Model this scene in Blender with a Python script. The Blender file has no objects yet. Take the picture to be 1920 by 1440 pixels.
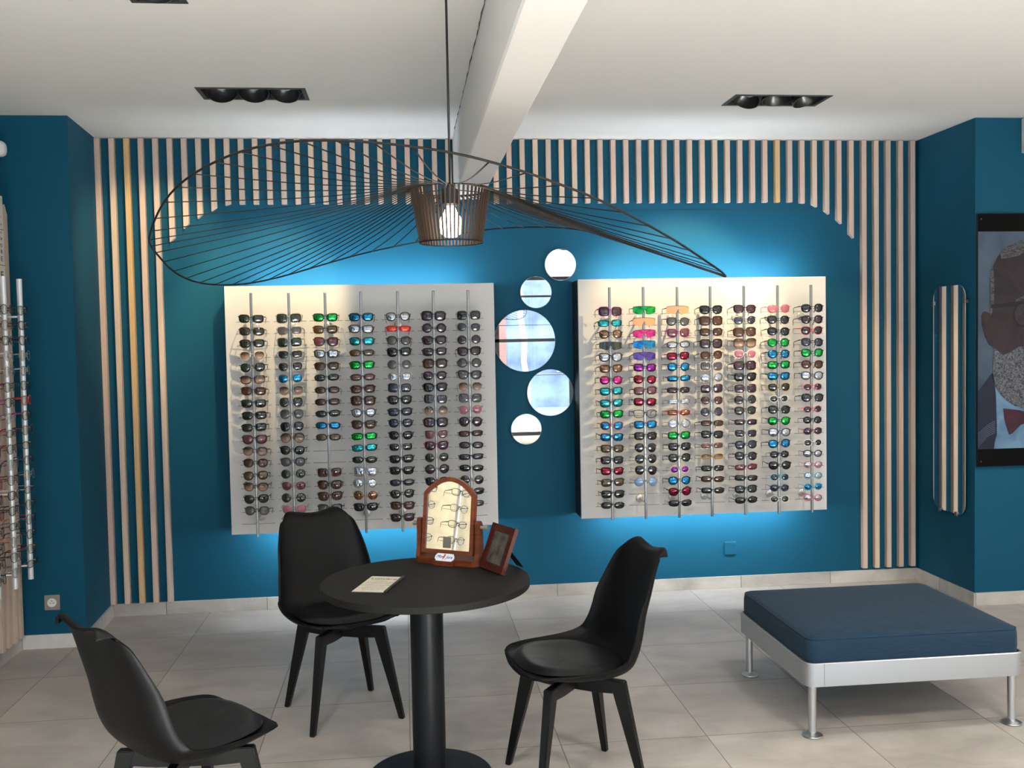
import bpy, bmesh, math, random
from mathutils import Vector, Matrix
random.seed(7)
C = bpy.context.scene.collection
sc = bpy.context.scene
PI = math.pi

# ------------------------------------------------------------------ basic helpers
def tag(o, label=None, cat=None, group=None, kind=None):
    if label: o['label'] = label
    if cat: o['category'] = cat
    if group: o['group'] = group
    if kind: o['kind'] = kind
    return o

def empty(name, loc=(0, 0, 0), rz=0.0, rot=None, label=None, cat=None, group=None):
    o = bpy.data.objects.new(name, None)
    o.empty_display_size = 0.05
    o.location = loc
    o.rotation_euler = rot if rot else (0, 0, rz)
    C.objects.link(o)
    return tag(o, label, cat, group)

def obj(name, bm, mats, parent=None, smooth=False, loc=None, rot=None, ang=None):
    me = bpy.data.meshes.new(name)
    bm.normal_update()
    bm.to_mesh(me); bm.free()
    if not isinstance(mats, (list, tuple)): mats = [mats]
    for m in mats: me.materials.append(m)
    if smooth:
        for p in me.polygons: p.use_smooth = True
        if ang is not None:
            try: me.set_sharp_from_angle(angle=math.radians(ang))
            except Exception: pass
    o = bpy.data.objects.new(name, me)
    if parent: o.parent = parent
    if loc: o.location = loc
    if rot: o.rotation_euler = rot
    C.objects.link(o)
    return o

def BM(): return bmesh.new()

def box(bm, x0, x1, y0, y1, z0, z1, mi=0, M=None, bev=0.0):
    vs = [Vector((x, y, z)) for x in (x0, x1) for y in (y0, y1) for z in (z0, z1)]
    if M: vs = [M @ v for v in vs]
    v = [bm.verts.new(p) for p in vs]
    fs = []
    for q in ((0, 1, 3, 2), (4, 6, 7, 5), (0, 4, 5, 1), (2, 3, 7, 6), (0, 2, 6, 4), (1, 5, 7, 3)):
        f = bm.faces.new([v[i] for i in q]); f.material_index = mi; fs.append(f)
    if bev > 0:
        es = {e for f in fs for e in f.edges}
        bmesh.ops.bevel(bm, geom=list(es), offset=bev, segments=2, affect='EDGES', profile=0.5)
    return fs

def quad(bm, pts, mi=0):
    f = bm.faces.new([bm.verts.new(Vector(p)) for p in pts]); f.material_index = mi; return f

def tube(bm, pts, r, n=8, mi=0, closed=False, cap=True, flat=1.0, up=None):
    pts = [Vector(p) for p in pts]; N = len(pts)
    rr = r if isinstance(r, (list, tuple)) else [r] * N
    rings = []
    prev = None
    for i, p in enumerate(pts):
        if closed: t = pts[(i + 1) % N] - pts[i - 1]
        elif i == 0: t = pts[1] - pts[0]
        elif i == N - 1: t = pts[-1] - pts[-2]
        else: t = pts[i + 1] - pts[i - 1]
        t.normalize()
        if up is not None: a = Vector(up)
        elif prev is not None: a = prev
        else: a = Vector((0, 0, 1)) if abs(t.z) < 0.9 else Vector((0, 1, 0))
        b = t.cross(a)
        if b.length < 1e-6: b = t.cross(Vector((1, 0, 0)))
        b.normalize(); a = b.cross(t).normalized(); prev = a
        rings.append([bm.verts.new(p + (b * math.cos(2 * PI * k / n) * flat + a * math.sin(2 * PI * k / n)) * rr[i]) for k in range(n)])
    L = N if closed else N - 1
    for i in range(L):
        A, B = rings[i], rings[(i + 1) % N]
        for k in range(n):
            f = bm.faces.new((A[k], A[(k + 1) % n], B[(k + 1) % n], B[k])); f.material_index = mi; f.smooth = True
    if cap and not closed:
        f = bm.faces.new(rings[0][::-1]); f.material_index = mi
        f = bm.faces.new(rings[-1]); f.material_index = mi

def lathe(bm, prof, n=32, mi=0, c=(0, 0), M=None):
    rings = []
    for (r, z) in prof:
        if r < 1e-6:
            p = Vector((c[0], c[1], z)); rings.append([bm.verts.new(M @ p if M else p)])
        else:
            L = []
            for k in range(n):
                p = Vector((c[0] + r * math.cos(2 * PI * k / n), c[1] + r * math.sin(2 * PI * k / n), z))
                L.append(bm.verts.new(M @ p if M else p))
            rings.append(L)
    for A, B in zip(rings, rings[1:]):
        for k in range(n):
            k2 = (k + 1) % n
            if len(A) == 1 and len(B) == 1: continue
            if len(A) == 1: f = bm.faces.new((A[0], B[k2], B[k]))
            elif len(B) == 1: f = bm.faces.new((A[k], A[k2], B[0]))
            else: f = bm.faces.new((A[k], A[k2], B[k2], B[k]))
            f.material_index = mi; f.smooth = True

def prism(bm, poly, y0, y1, mi=0, M=None):
    """poly of (x,z), extruded along y"""
    def mk(y):
        L = []
        for (x, z) in poly:
            p = Vector((x, y, z)); L.append(bm.verts.new(M @ p if M else p))
        return L
    A, B = mk(y0), mk(y1)
    f = bm.faces.new(A); f.material_index = mi
    f = bm.faces.new(B[::-1]); f.material_index = mi
    n = len(A)
    for k in range(n):
        f = bm.faces.new((A[k], B[k], B[(k + 1) % n], A[(k + 1) % n])); f.material_index = mi

def s2l(c):
    c = c / 255.0
    return c / 12.92 if c <= 0.04045 else ((c + 0.055) / 1.055) ** 2.4
def rgb(r, g, b): return (s2l(r), s2l(g), s2l(b), 1.0)

# ------------------------------------------------------------------ materials
def nm(name):
    m = bpy.data.materials.new(name); m.use_nodes = True
    nt = m.node_tree; b = nt.nodes['Principled BSDF']
    return m, nt, b
def pbr(name, col, rough=0.5, metal=0.0, spec=0.5, noise=0.0, nscale=8.0, bump=0.0, bscale=200.0, coat=0.0):
    m, nt, b = nm(name)
    b.inputs['Base Color'].default_value = col
    b.inputs['Roughness'].default_value = rough
    b.inputs['Metallic'].default_value = metal
    b.inputs['Specular IOR Level'].default_value = spec
    b.inputs['Coat Weight'].default_value = coat
    tc = nt.nodes.new('ShaderNodeTexCoord')
    if noise > 0:
        n = nt.nodes.new('ShaderNodeTexNoise'); n.inputs['Scale'].default_value = nscale; n.inputs['Detail'].default_value = 5
        nt.links.new(tc.outputs['Object'], n.inputs['Vector'])
        r = nt.nodes.new('ShaderNodeValToRGB')
        r.color_ramp.elements[0].position = 0.3; r.color_ramp.elements[1].position = 0.7
        r.color_ramp.elements[0].color = tuple(c * (1 - noise) for c in col[:3]) + (1,)
        r.color_ramp.elements[1].color = tuple(min(1, c * (1 + noise)) for c in col[:3]) + (1,)
        nt.links.new(n.outputs['Fac'], r.inputs['Fac']); nt.links.new(r.outputs['Color'], b.inputs['Base Color'])
    if bump > 0:
        n = nt.nodes.new('ShaderNodeTexNoise'); n.inputs['Scale'].default_value = bscale
        nt.links.new(tc.outputs['Object'], n.inputs['Vector'])
        bp = nt.nodes.new('ShaderNodeBump'); bp.inputs['Strength'].default_value = bump; bp.inputs['Distance'].default_value = 0.002
        nt.links.new(n.outputs['Fac'], bp.inputs['Height']); nt.links.new(bp.outputs['Normal'], b.inputs['Normal'])
    return m
def emis(name, col, s):
    m, nt, b = nm(name)
    b.inputs['Base Color'].default_value = (0.8, 0.8, 0.8, 1)
    b.inputs['Emission Color'].default_value = col; b.inputs['Emission Strength'].default_value = s
    return m
def wood(name, c1, c2, scale=(40, 40, 1.5), rough=0.55):
    m, nt, b = nm(name)
    tc = nt.nodes.new('ShaderNodeTexCoord'); mp = nt.nodes.new('ShaderNodeMapping')
    mp.inputs['Scale'].default_value = scale
    nt.links.new(tc.outputs['Object'], mp.inputs['Vector'])
    n = nt.nodes.new('ShaderNodeTexNoise'); n.inputs['Scale'].default_value = 2.2; n.inputs['Detail'].default_value = 6
    n.inputs['Distortion'].default_value = 0.6
    nt.links.new(mp.outputs['Vector'], n.inputs['Vector'])
    r = nt.nodes.new('ShaderNodeValToRGB'); r.color_ramp.elements[0].position = 0.3; r.color_ramp.elements[1].position = 0.7
    r.color_ramp.elements[0].color = c1; r.color_ramp.elements[1].color = c2
    nt.links.new(n.outputs['Fac'], r.inputs['Fac']); nt.links.new(r.outputs['Color'], b.inputs['Base Color'])
    b.inputs['Roughness'].default_value = rough
    return m
def thin_glass(name, tint, alpha=0.12, rough=0.02, refl=0.9):
    """thin see-through sheet: mostly transparent with a glossy reflection"""
    m, nt, b = nm(name)
    out = nt.nodes['Material Output']; nt.nodes.remove(b)
    t = nt.nodes.new('ShaderNodeBsdfTransparent'); t.inputs['Color'].default_value = tint
    g = nt.nodes.new('ShaderNodeBsdfGlossy'); g.inputs['Roughness'].default_value = rough
    fr = nt.nodes.new('ShaderNodeFresnel'); fr.inputs['IOR'].default_value = 1.45
    ad = nt.nodes.new('ShaderNodeMath'); ad.operation = 'MULTIPLY_ADD'; ad.inputs[1].default_value = refl; ad.inputs[2].default_value = alpha * 0.4
    mx = nt.nodes.new('ShaderNodeMixShader')
    nt.links.new(fr.outputs['Fac'], ad.inputs[0]); nt.links.new(ad.outputs[0], mx.inputs['Fac'])
    nt.links.new(t.outputs[0], mx.inputs[1]); nt.links.new(g.outputs[0], mx.inputs[2]); nt.links.new(mx.outputs[0], out.inputs['Surface'])
    return m

MW = pbr('teal_wall_paint', (0.0065, 0.078, 0.138, 1), 0.6, spec=0.12, bump=0.02, bscale=120)
MCEIL = pbr('white_ceiling_paint', (0.87, 0.86, 0.84, 1), 0.8, spec=0.2)
MBEAM = pbr('white_beam_paint', (0.86, 0.84, 0.82, 1), 0.6, spec=0.3, bump=0.05, bscale=12)
MBLACK = pbr('matt_black', (0.008, 0.008, 0.009, 1), 0.55)
MCHAIR = pbr('black_chair_shell', (0.0045, 0.0045, 0.005, 1), 0.46, spec=0.13, bump=0.03, bscale=900)
MCUSH = pbr('black_chair_leather', (0.006, 0.0068, 0.0075, 1), 0.36, spec=0.30, bump=0.08, bscale=500)
MLEG = pbr('black_painted_wood', (0.004, 0.004, 0.0045, 1), 0.35, spec=0.3)
MTABLE = pbr('black_table_laminate', (0.012, 0.011, 0.010, 1), 0.6, spec=0.16, bump=0.05, bscale=800)
MPOLE = pbr('black_powder_coat', (0.006, 0.007, 0.009, 1), 0.45, spec=0.2)
MALU = pbr('satin_aluminium', (0.46, 0.48, 0.51, 1), 0.38, metal=0.85)
MALUL = pbr('satin_aluminium_leg', (0.60, 0.61, 0.62, 1), 0.28, metal=1.0)
MBOARD = pbr('white_board', (0.68, 0.675, 0.665, 1), 0.5, spec=0.3)
MCREAM = pbr('cream_board', (0.80, 0.72, 0.54, 1), 0.5, spec=0.3, noise=0.10, nscale=14)
MCHROME = pbr('brushed_steel', (0.24, 0.24, 0.235, 1), 0.3, metal=1.0)
MWIRE = pbr('dark_steel_wire', (0.20, 0.20, 0.20, 1), 0.35, metal=0.9)
MWHITE = pbr('white_plastic', (0.82, 0.82, 0.80, 1), 0.35)
MWROD = pbr('white_rod', (0.80, 0.82, 0.84, 1), 0.25, metal=0.35)
MMIRROR = pbr('mirror_glass', (0.90, 0.92, 0.93, 1), 0.0, metal=1.0)
MEDGE = pbr('polished_glass_edge', (0.30, 0.38, 0.38, 1), 0.15, spec=0.8)
MLED = emis('led_tape', (0.84, 0.93, 1.0, 1), 84.0)
MBULB = emis('bulb_glow', (1.0, 0.80, 0.62, 1), 16)
WOODS = [wood('pale_oak_pink', rgb(200, 172, 156), rgb(220, 196, 182)),
         wood('pale_oak_beige', rgb(204, 180, 158), rgb(226, 204, 184)),
         wood('pale_oak_grey', rgb(190, 170, 156), rgb(214, 194, 180)),
         wood('golden_oak', rgb(202, 164, 116), rgb(224, 190, 142))]
MREDW = wood('cherry_wood', rgb(82, 34, 14), rgb(120, 56, 26), scale=(6, 6, 30), rough=0.35)
MREDD = wood('dark_mahogany', rgb(56, 19, 12), rgb(82, 31, 20), scale=(8, 30, 8), rough=0.35)

# fabric of the ottoman
MFAB, nt, b = nm('blue_woven_fabric')
tc = nt.nodes.new('ShaderNodeTexCoord'); mp = nt.nodes.new('ShaderNodeMapping'); mp.inputs['Scale'].default_value = (6, 90, 160)
nt.links.new(tc.outputs['Object'], mp.inputs['Vector'])
n1 = nt.nodes.new('ShaderNodeTexNoise'); n1.inputs['Scale'].default_value = 3; n1.inputs['Detail'].default_value = 6
nt.links.new(mp.outputs['Vector'], n1.inputs['Vector'])
r = nt.nodes.new('ShaderNodeValToRGB'); r.color_ramp.elements[0].position = .3; r.color_ramp.elements[1].position = .72
r.color_ramp.elements[0].color = (0.009, 0.024, 0.045, 1); r.color_ramp.elements[1].color = (0.018, 0.045, 0.078, 1)
nt.links.new(n1.outputs['Fac'], r.inputs['Fac']); nt.links.new(r.outputs['Color'], b.inputs['Base Color'])
b.inputs['Roughness'].default_value = 0.9; b.inputs['Specular IOR Level'].default_value = 0.15
b.inputs['Sheen Weight'].default_value = 0.05
bp = nt.nodes.new('ShaderNodeBump'); bp.inputs['Strength'].default_value = 0.25; bp.inputs['Distance'].default_value = 0.002
nt.links.new(n1.outputs['Fac'], bp.inputs['Height']); nt.links.new(bp.outputs['Normal'], b.inputs['Normal'])

# tiled stone: floor and skirting
def tile_mat(name, ox, oy, c1, c2, size=0.6, axis='XY', grout=0.0035):
    m, nt, b = nm(name)
    L = nt.links.new
    tc = nt.nodes.new('ShaderNodeTexCoord'); sp = nt.nodes.new('ShaderNodeSeparateXYZ'); L(tc.outputs['Object'], sp.inputs[0])
    def math_(op, a, bb=None, c=None):
        n = nt.nodes.new('ShaderNodeMath'); n.operation = op
        for i, v in enumerate((a, bb, c)):
            if v is None: continue
            if isinstance(v, (int, float)): n.inputs[i].default_value = v
            else: L(v, n.inputs[i])
        return n.outputs[0]
    masks = []; ids = []
    for ax, off in (('X', ox), ('Y', oy)):
        if ax not in axis: continue
        u = math_('DIVIDE', math_('SUBTRACT', sp.outputs[ax], off), size)
        ids.append(math_('FLOOR', u))
        fr = math_('FRACT', u)
        d = math_('MINIMUM', fr, math_('SUBTRACT', 1.0, fr))
        masks.append(math_('LESS_THAN', d, grout / size / 2))
    mask = masks[0] if len(masks) == 1 else math_('MAXIMUM', masks[0], masks[1])
    cb = nt.nodes.new('ShaderNodeCombineXYZ')
    for i, d_ in enumerate(ids): L(d_, cb.inputs[i])
    wn = nt.nodes.new('ShaderNodeTexWhiteNoise'); wn.noise_dimensions = '3D'; L(cb.outputs[0], wn.inputs['Vector'])
    # each tile samples its own patch of veining
    ad = nt.nodes.new('ShaderNodeVectorMath'); ad.operation = 'MULTIPLY_ADD'
    L(wn.outputs['Color'], ad.inputs[0]); ad.inputs[1].default_value = (9, 9, 9); L(tc.outputs['Object'], ad.inputs[2])
    mp = nt.nodes.new('ShaderNodeMapping'); mp.inputs['Scale'].default_value = (1.1, 1.9, 1.9); mp.inputs['Rotation'].default_value = (0, 0, 0.25); L(ad.outputs[0], mp.inputs['Vector'])
    no = nt.nodes.new('ShaderNodeTexNoise'); no.inputs['Scale'].default_value = 2.6; no.inputs['Detail'].default_value = 9; no.inputs['Roughness'].default_value = 0.62; no.inputs['Distortion'].default_value = 0.5
    L(mp.outputs[0], no.inputs['Vector'])
    r = nt.nodes.new('ShaderNodeValToRGB'); r.color_ramp.elements[0].position = .32; r.color_ramp.elements[1].position = .66
    r.color_ramp.elements[0].color = c1; r.color_ramp.elements[1].color = c2
    L(no.outputs['Fac'], r.inputs['Fac'])
    # per tile tone
    hs = nt.nodes.new('ShaderNodeHueSaturation')
    vv = math_('MULTIPLY_ADD', wn.outputs['Value'], 0.16, 0.92); L(vv, hs.inputs['Value']); L(r.outputs['Color'], hs.inputs['Color'])
    mx = nt.nodes.new('ShaderNodeMixRGB'); L(mask, mx.inputs['Fac']); L(hs.outputs['Color'], mx.inputs['Color1']); mx.inputs['Color2'].default_value = (0.13, 0.115, 0.10, 1)
    L(mx.outputs['Color'], b.inputs['Base Color'])
    b.inputs['Roughness'].default_value = 0.42; b.inputs['Specular IOR Level'].default_value = 0.35
    rr = math_('MULTIPLY_ADD', no.outputs['Fac'], 0.25, 0.28); L(rr, b.inputs['Roughness'])
    bp = nt.nodes.new('ShaderNodeBump'); bp.invert = True; bp.inputs['Strength'].default_value = 0.6; bp.inputs['Distance'].default_value = 0.002
    L(mask, bp.inputs['Height']); L(bp.outputs['Normal'], b.inputs['Normal'])
    return m
X0T, Y0T = -2.412, 5.668
MFLOOR = tile_mat('beige_stone_tile', X0T, Y0T, (0.315, 0.285, 0.258, 1), (0.45, 0.412, 0.38, 1))
MSKIRT = tile_mat('beige_skirting_tile', -1.47, 0, (0.36, 0.335, 0.305, 1), (0.56, 0.53, 0.49, 1), axis='X')
MSKIRTY = tile_mat('beige_skirting_tile_side', 0, 5.87, (0.36, 0.335, 0.305, 1), (0.56, 0.53, 0.49, 1), axis='Y')

# ------------------------------------------------------------------ camera
f, yaw, pit, rol = 1861.407, 0.10767813, 0.04336285, -0.01881477
cy_, sy_, cp_, sp_ = math.cos(yaw), math.sin(yaw), math.cos(pit), math.sin(pit)
fw = Vector((sy_ * cp_, cy_ * cp_, -sp_)); rt = Vector((cy_, -sy_, 0)); up = rt.cross(fw)
cr, sr = math.cos(rol), math.sin(rol)
r2 = rt * cr + up * sr; u2 = rt * -sr + up * cr
cam = bpy.data.cameras.new('camera'); co = bpy.data.objects.new('camera', cam); C.objects.link(co)
M = Matrix((r2, u2, -fw)).transposed().to_4x4(); M.translation = Vector((0, 0, 1.62))
co.matrix_world = M
cam.sensor_width = 36; cam.sensor_fit = 'HORIZONTAL'; cam.lens = f / 1920 * 36; cam.clip_start = 0.02
sc.camera = co

# ------------------------------------------------------------------ room shell
YW, ZC = 6.169, 2.865           # back wall, ceiling
XL, XR, XLB = -1.756, 3.33, -1.790           # inner faces of the alcove sides
YL, YR = 5.573, 5.50            # walls left and right of the alcove
XLL, XRR, YF = -2.10, 5.2, -3.2 # room sides and shop front

def struct(name, bm, m, **k):
    o = obj(name, bm, m, **k); o['kind'] = 'structure'; return o

bm = BM(); box(bm, XLL - .15, XRR + .15, YF - .15, YW + .15, -0.1, 0); struct('floor', bm, MFLOOR)
# ceiling, with openings for the recessed lights
HOLES = [(-0.970, -0.447, 4.955, 5.19), (1.727, 2.250, 5.01, 5.245), (-0.945, -0.747, 3.563, 3.758),
         (-1.1, -0.58, 1.2, 1.43), (1.75, 2.27, 1.2, 1.43), (-1.1, -0.58, -1.2, -0.97), (1.75, 2.27, -1.2, -0.97), (3.6, 4.12, 3.2, 3.43)]
xs = sorted({XLL - .15, XRR + .15} | {h[0] for h in HOLES} | {h[1] for h in HOLES})
ys = sorted({YF - .15, YW + .15} | {h[2] for h in HOLES} | {h[3] for h in HOLES})
bm = BM()
for i in range(len(xs) - 1):
    for j in range(len(ys) - 1):
        cx, cyy = (xs[i] + xs[i + 1]) / 2, (ys[j] + ys[j + 1]) / 2
        if any(h[0] < cx < h[1] and h[2] < cyy < h[3] for h in HOLES): continue
        quad(bm, [(xs[i], ys[j], ZC), (xs[i], ys[j + 1], ZC), (xs[i + 1], ys[j + 1], ZC), (xs[i + 1], ys[j], ZC)])
bmesh.ops.remove_doubles(bm, verts=bm.verts, dist=1e-5)
struct('ceiling', bm, MCEIL)
bm = BM(); box(bm, XLL - .15, XRR + .15, YF - .15, YW + .15, 3.05, 3.15); struct('ceiling_slab', bm, MBLACK)
bm = BM()
# concrete beam running towards the viewer
poly = [(0.326, ZC), (0.326, 2.505), (0.333, 2.498), (0.492, 2.498), (0.499, 2.505), (0.499, ZC)]
prism(bm, poly, YF, YW)
struct('trim_1', bm, MBEAM)
# hairline crack in the paint where beam meets ceiling
bm = BM()
pts = []
yy = 1.7
rc = random.Random(3)
while yy < 5.9:
    pts.append((0.3235 + rc.uniform(-.002, .002), yy, ZC - 0.0008)); yy += rc.uniform(.03, .09)
tube(bm, pts, [rc.choice((.0008, .0012, .0016, .003)) for _ in pts], n=5)
struct('trim_2', bm, pbr('paint_crack', (0.10, 0.09, 0.08, 1), 0.9))

bm = BM(); box(bm, XL - .2, XR + .2, YW, YW + .12, 0, ZC); struct('wall_back', bm, MW)
def plan(bm, pts, z0, z1):
    A = [bm.verts.new((x, y, z0)) for x, y in pts]; B = [bm.verts.new((x, y, z1)) for x, y in pts]; n = len(A)
    bm.faces.new(A[::-1]); bm.faces.new(B)
    for k in range(n): bm.faces.new((A[k], A[(k + 1) % n], B[(k + 1) % n], B[k]))
    bmesh.ops.recalc_face_normals(bm, faces=bm.faces)
bm = BM(); plan(bm, [(XLL - .12, YL), (XL, YL), (XLB, YW), (XLB, YW + .12), (XLL - .12, YW + .12)], 0, ZC); struct('wall_back_left', bm, MW)
bm = BM(); box(bm, XR, XRR + .12, YR, YW + .12, 0, ZC); struct('wall_back_right', bm, MW)
bm = BM(); box(bm, XLL - .12, XLL, YF - .12, YL, 0, ZC); struct('wall_left', bm, MW)
bm = BM(); box(bm, XRR, XRR + .12, YF - .12, YR, 0, ZC); struct('wall_right', bm, pbr('white_wall_paint', (0.78, 0.77, 0.75, 1), 0.7))
# wall grooves where the boards of the back wall meet (thin horizontal joint)
bm = BM(); box(bm, XLB, XR, YW - 0.0012, YW, 2.428, 2.431); struct('trim_3', bm, pbr('wall_joint', (0.003, 0.035, 0.065, 1), 0.7))

# skirting
def skirt(name, x0, x1, y0, y1, m, h=0.077):
    bm = BM(); box(bm, x0, x1, y0, y1, 0, h, bev=0.0015); struct(name, bm, m)
skirt('baseboard_back', XLB, XR, YW - .012, YW, MSKIRT)
bm = BM(); plan(bm, [(XL, YL - .012), (XL + .012, YL - .012), (XLB + .0125, YW - .012), (XLB, YW - .012)], 0, .077); struct('baseboard_alcove_left', bm, MSKIRTY)
skirt('baseboard_alcove_right', XR - .012, XR, YR - .012, YW - .012, MSKIRTY)
skirt('baseboard_back_left', XLL + .012, XL, YL - .012, YL, pbr('white_metal_skirting', (0.68, 0.66, 0.63, 1), 0.35, noise=.06, nscale=20))
skirt('baseboard_back_right', XR, XRR, YR - .012, YR, MSKIRT)
skirt('baseboard_left', XLL, XLL + .012, YF, YL - .012, MSKIRTY)
skirt('baseboard_right', XRR - .012, XRR, YF, YR - .012, MSKIRTY)
# two little screw holes in the white skirting
bm = BM()
for x in (-1.800, -1.772):
    lathe(bm, [(0, 0), (.003, 0), (.003, .001), (0, .001)], n=8, M=Matrix.Translation((x, YL - .0125, .045)) @ Matrix.Rotation(PI / 2, 4, 'X'))
struct('trim_4', bm, MBLACK)

# shop front behind the camera
WZ0, WZ1 = 0.12, 2.62
bm = BM()
box(bm, XLL - .12, XRR + .12, YF - .12, YF, 0, WZ0); box(bm, XLL - .12, XRR + .12, YF - .12, YF, WZ1, ZC)
struct('wall_front', bm, MCEIL)
XB = [XLL, -0.62, 1.45, 3.3, XRR]
MPANE = thin_glass('window_glass', (0.93, 0.97, 0.98, 1), 0.05)
for i in range(4):
    a, b_ = XB[i], XB[i + 1]
    w = empty('window_%d' % (i + 1), ((a + b_) / 2, YF - .06, WZ0)); w['kind'] = 'structure'
    hw = (b_ - a) / 2; H = WZ1 - WZ0
    bm = BM()
    box(bm, -hw, -hw + .04, -.03, .03, 0, H); box(bm, hw - .04, hw, -.03, .03, 0, H)
    box(bm, -hw, hw, -.03, .03, 0, .06); box(bm, -hw, hw, -.03, .03, H - .05, H)
    for z, t in ((1.60, .05), (2.30, .03), (1.07, .012), (1.86, .008)):
        box(bm, -hw, hw, -.03, .03, z - WZ0, z - WZ0 + t)
    obj('window_frame', bm, MBLACK, w)
    bm = BM(); box(bm, -hw + .02, hw - .02, -.004, .004, .03, H - .03); obj('glass_pane', bm, MPANE, w)
# things seen through the window in the mirrors: pavement, white lamp post, pale building
bm = BM(); box(bm, -14, 18, -22, YF - .15, -0.25, -0.1); struct('trim_5', bm, pbr('street_pavement', (0.55, 0.54, 0.54, 1), 0.8, noise=.2, nscale=2))
t = empty('building', (2, -13.0, -0.1), label='pale lavender building across the street, seen in the round wall mirrors', cat='building')
bm = BM(); box(bm, -13, 13, -3, 0, 0, 3.7); obj('facade', bm, pbr('lavender_render', (0.36, 0.42, 0.62, 1), 0.8, noise=.5, nscale=1.4), t)
for k in range(9):
    bm = BM(); box(bm, -11.6 + k * 2.7, -10.2 + k * 2.7, 0, .06, .9, 3.1); obj('window', bm, pbr('pale_shutter_%d' % k, ((0.7, .78, .95, 1), (0.55, .25, .2, 1), (0.75, .8, .85, 1))[k % 3], 0.5), t)
t = empty('lamp_post', (2.13, -5.2, -0.1), label='white bent post outside the shop window, seen in the round wall mirrors', cat='post')
bm = BM(); tube(bm, [(0.04, 0, 0), (0.04, 0, 1.0), (-.02, 0, 1.35), (0.0, 0, 1.8), (-.07, 0, 2.1), (-.07, 0, 4.2)], .05, n=10); obj('post', bm, MWHITE, t)
bm = BM(); tube(bm, [(-.07, 0, 3.1), (.15, 0, 3.25), (.35, 0, 3.3)], .03, n=8); obj('branch', bm, MWHITE, t)

# ------------------------------------------------------------------ ceiling lights
def fixture(x0, x1, y0, y1, n, label, tilt, first=None):
    t = empty('recessed_spotlight', ((x0 + x1) / 2, (y0 + y1) / 2, ZC), label=label, cat='ceiling light', group='recessed ceiling spotlights')
    hx, hy = (x1 - x0) / 2, (y1 - y0) / 2; w = .022
    bm = BM()
    for a in ((-hx, hx, -hy, -hy + w), (-hx, hx, hy - w, hy), (-hx, -hx + w, -hy + w, hy - w), (hx - w, hx, -hy + w, hy - w)):
        box(bm, a[0], a[1], a[2], a[3], -.003, .012)
    obj('trim_frame', bm, MFIX, t)
    bm = BM()
    i0, i1, D = hx - .006, hy - .006, .13
    for q in (((-i0, -i1), (i0, -i1)), ((i0, -i1), (i0, i1)), ((i0, i1), (-i0, i1)), ((-i0, i1), (-i0, -i1))):
        (a, b1), (c, d) = q
        quad(bm, [(a, b1, .01), (c, d, .01), (c, d, D), (a, b1, D)])
    quad(bm, [(-i0, -i1, D), (-i0, i1, D), (i0, i1, D), (i0, -i1, D)])
    obj('housing', bm, MFIX, t)
    R = min(.078, (hx * 2 - .05) / n / 2)
    for k in range(n):
        cx = (k - (n - 1) / 2) * (2 * hx - .06) / n
        tx, ty = tilt[k]
        Mx = Matrix.Translation((cx, 0, .035)) @ Matrix.Rotation(ty, 4, 'Y') @ Matrix.Rotation(tx, 4, 'X')
        bm = BM()
        lathe(bm, [(R * .8, .075), (R, .03), (R, -.035), (R * .93, -.038), (R * .90, -.03), (R * .55, .02), (R * .3, .03), (0, .03)], n=28, M=Mx)
        h = obj('lamp_head', bm, MHEAD, t, smooth=True, ang=40)
        bm = BM()
        lathe(bm, [(R * .50, .014), (R * .42, .004), (R * .22, -.004), (0, -.006)], n=20, M=Mx)
        obj('lens', bm, MLENSL, h, smooth=True)
        bm = BM()
        tube(bm, [Mx @ Vector((R * 1.14 * math.cos(a), R * 1.14 * math.sin(a), .012)) for a in [2 * PI * i / 28 for i in range(28)]], .0025, n=5, closed=True)
        obj('gimbal_ring', bm, MCHROME, h)
    return t
MFIX = pbr('fixture_black', (0.035, 0.032, 0.032, 1), 0.4)
MHEAD = pbr('lamp_head_black', (0.012, 0.012, 0.013, 1), 0.3)
MLENSL = pbr('lamp_lens', (0.85, 0.88, 0.92, 1), 0.25, spec=.8)  # white surface colour stands in for the highlight inside each lamp head
T1 = [(-.45, -.25), (-.45, 0), (-.45, .25)]
fixture(*HOLES[0], 3, 'black recessed ceiling light with three lamp heads, near the slatted wall left of the beam', [(-.5, -.2), (-.5, 0), (-.5, .1)])
fixture(*HOLES[1], 3, 'black recessed ceiling light with three lamp heads, right of the ceiling beam', [(-.35, .5), (-.2, .0), (-.3, -.3)])
fixture(*HOLES[2], 1, 'small black recessed ceiling light cut by the upper edge of the picture', [(-.2, 0)])
for h, n_ in zip(HOLES[3:], ('behind the viewer, left of the beam and nearer the table', 'behind the viewer, right of the beam and nearer the table',
                           'by the shop window, left of the beam', 'by the shop window, right of the beam', 'over the far right of the room')):
    fixture(*h, 3, 'added unseen recessed ceiling light ' + n_, T1)  # out-of-view fixtures added to help light the room

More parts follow.
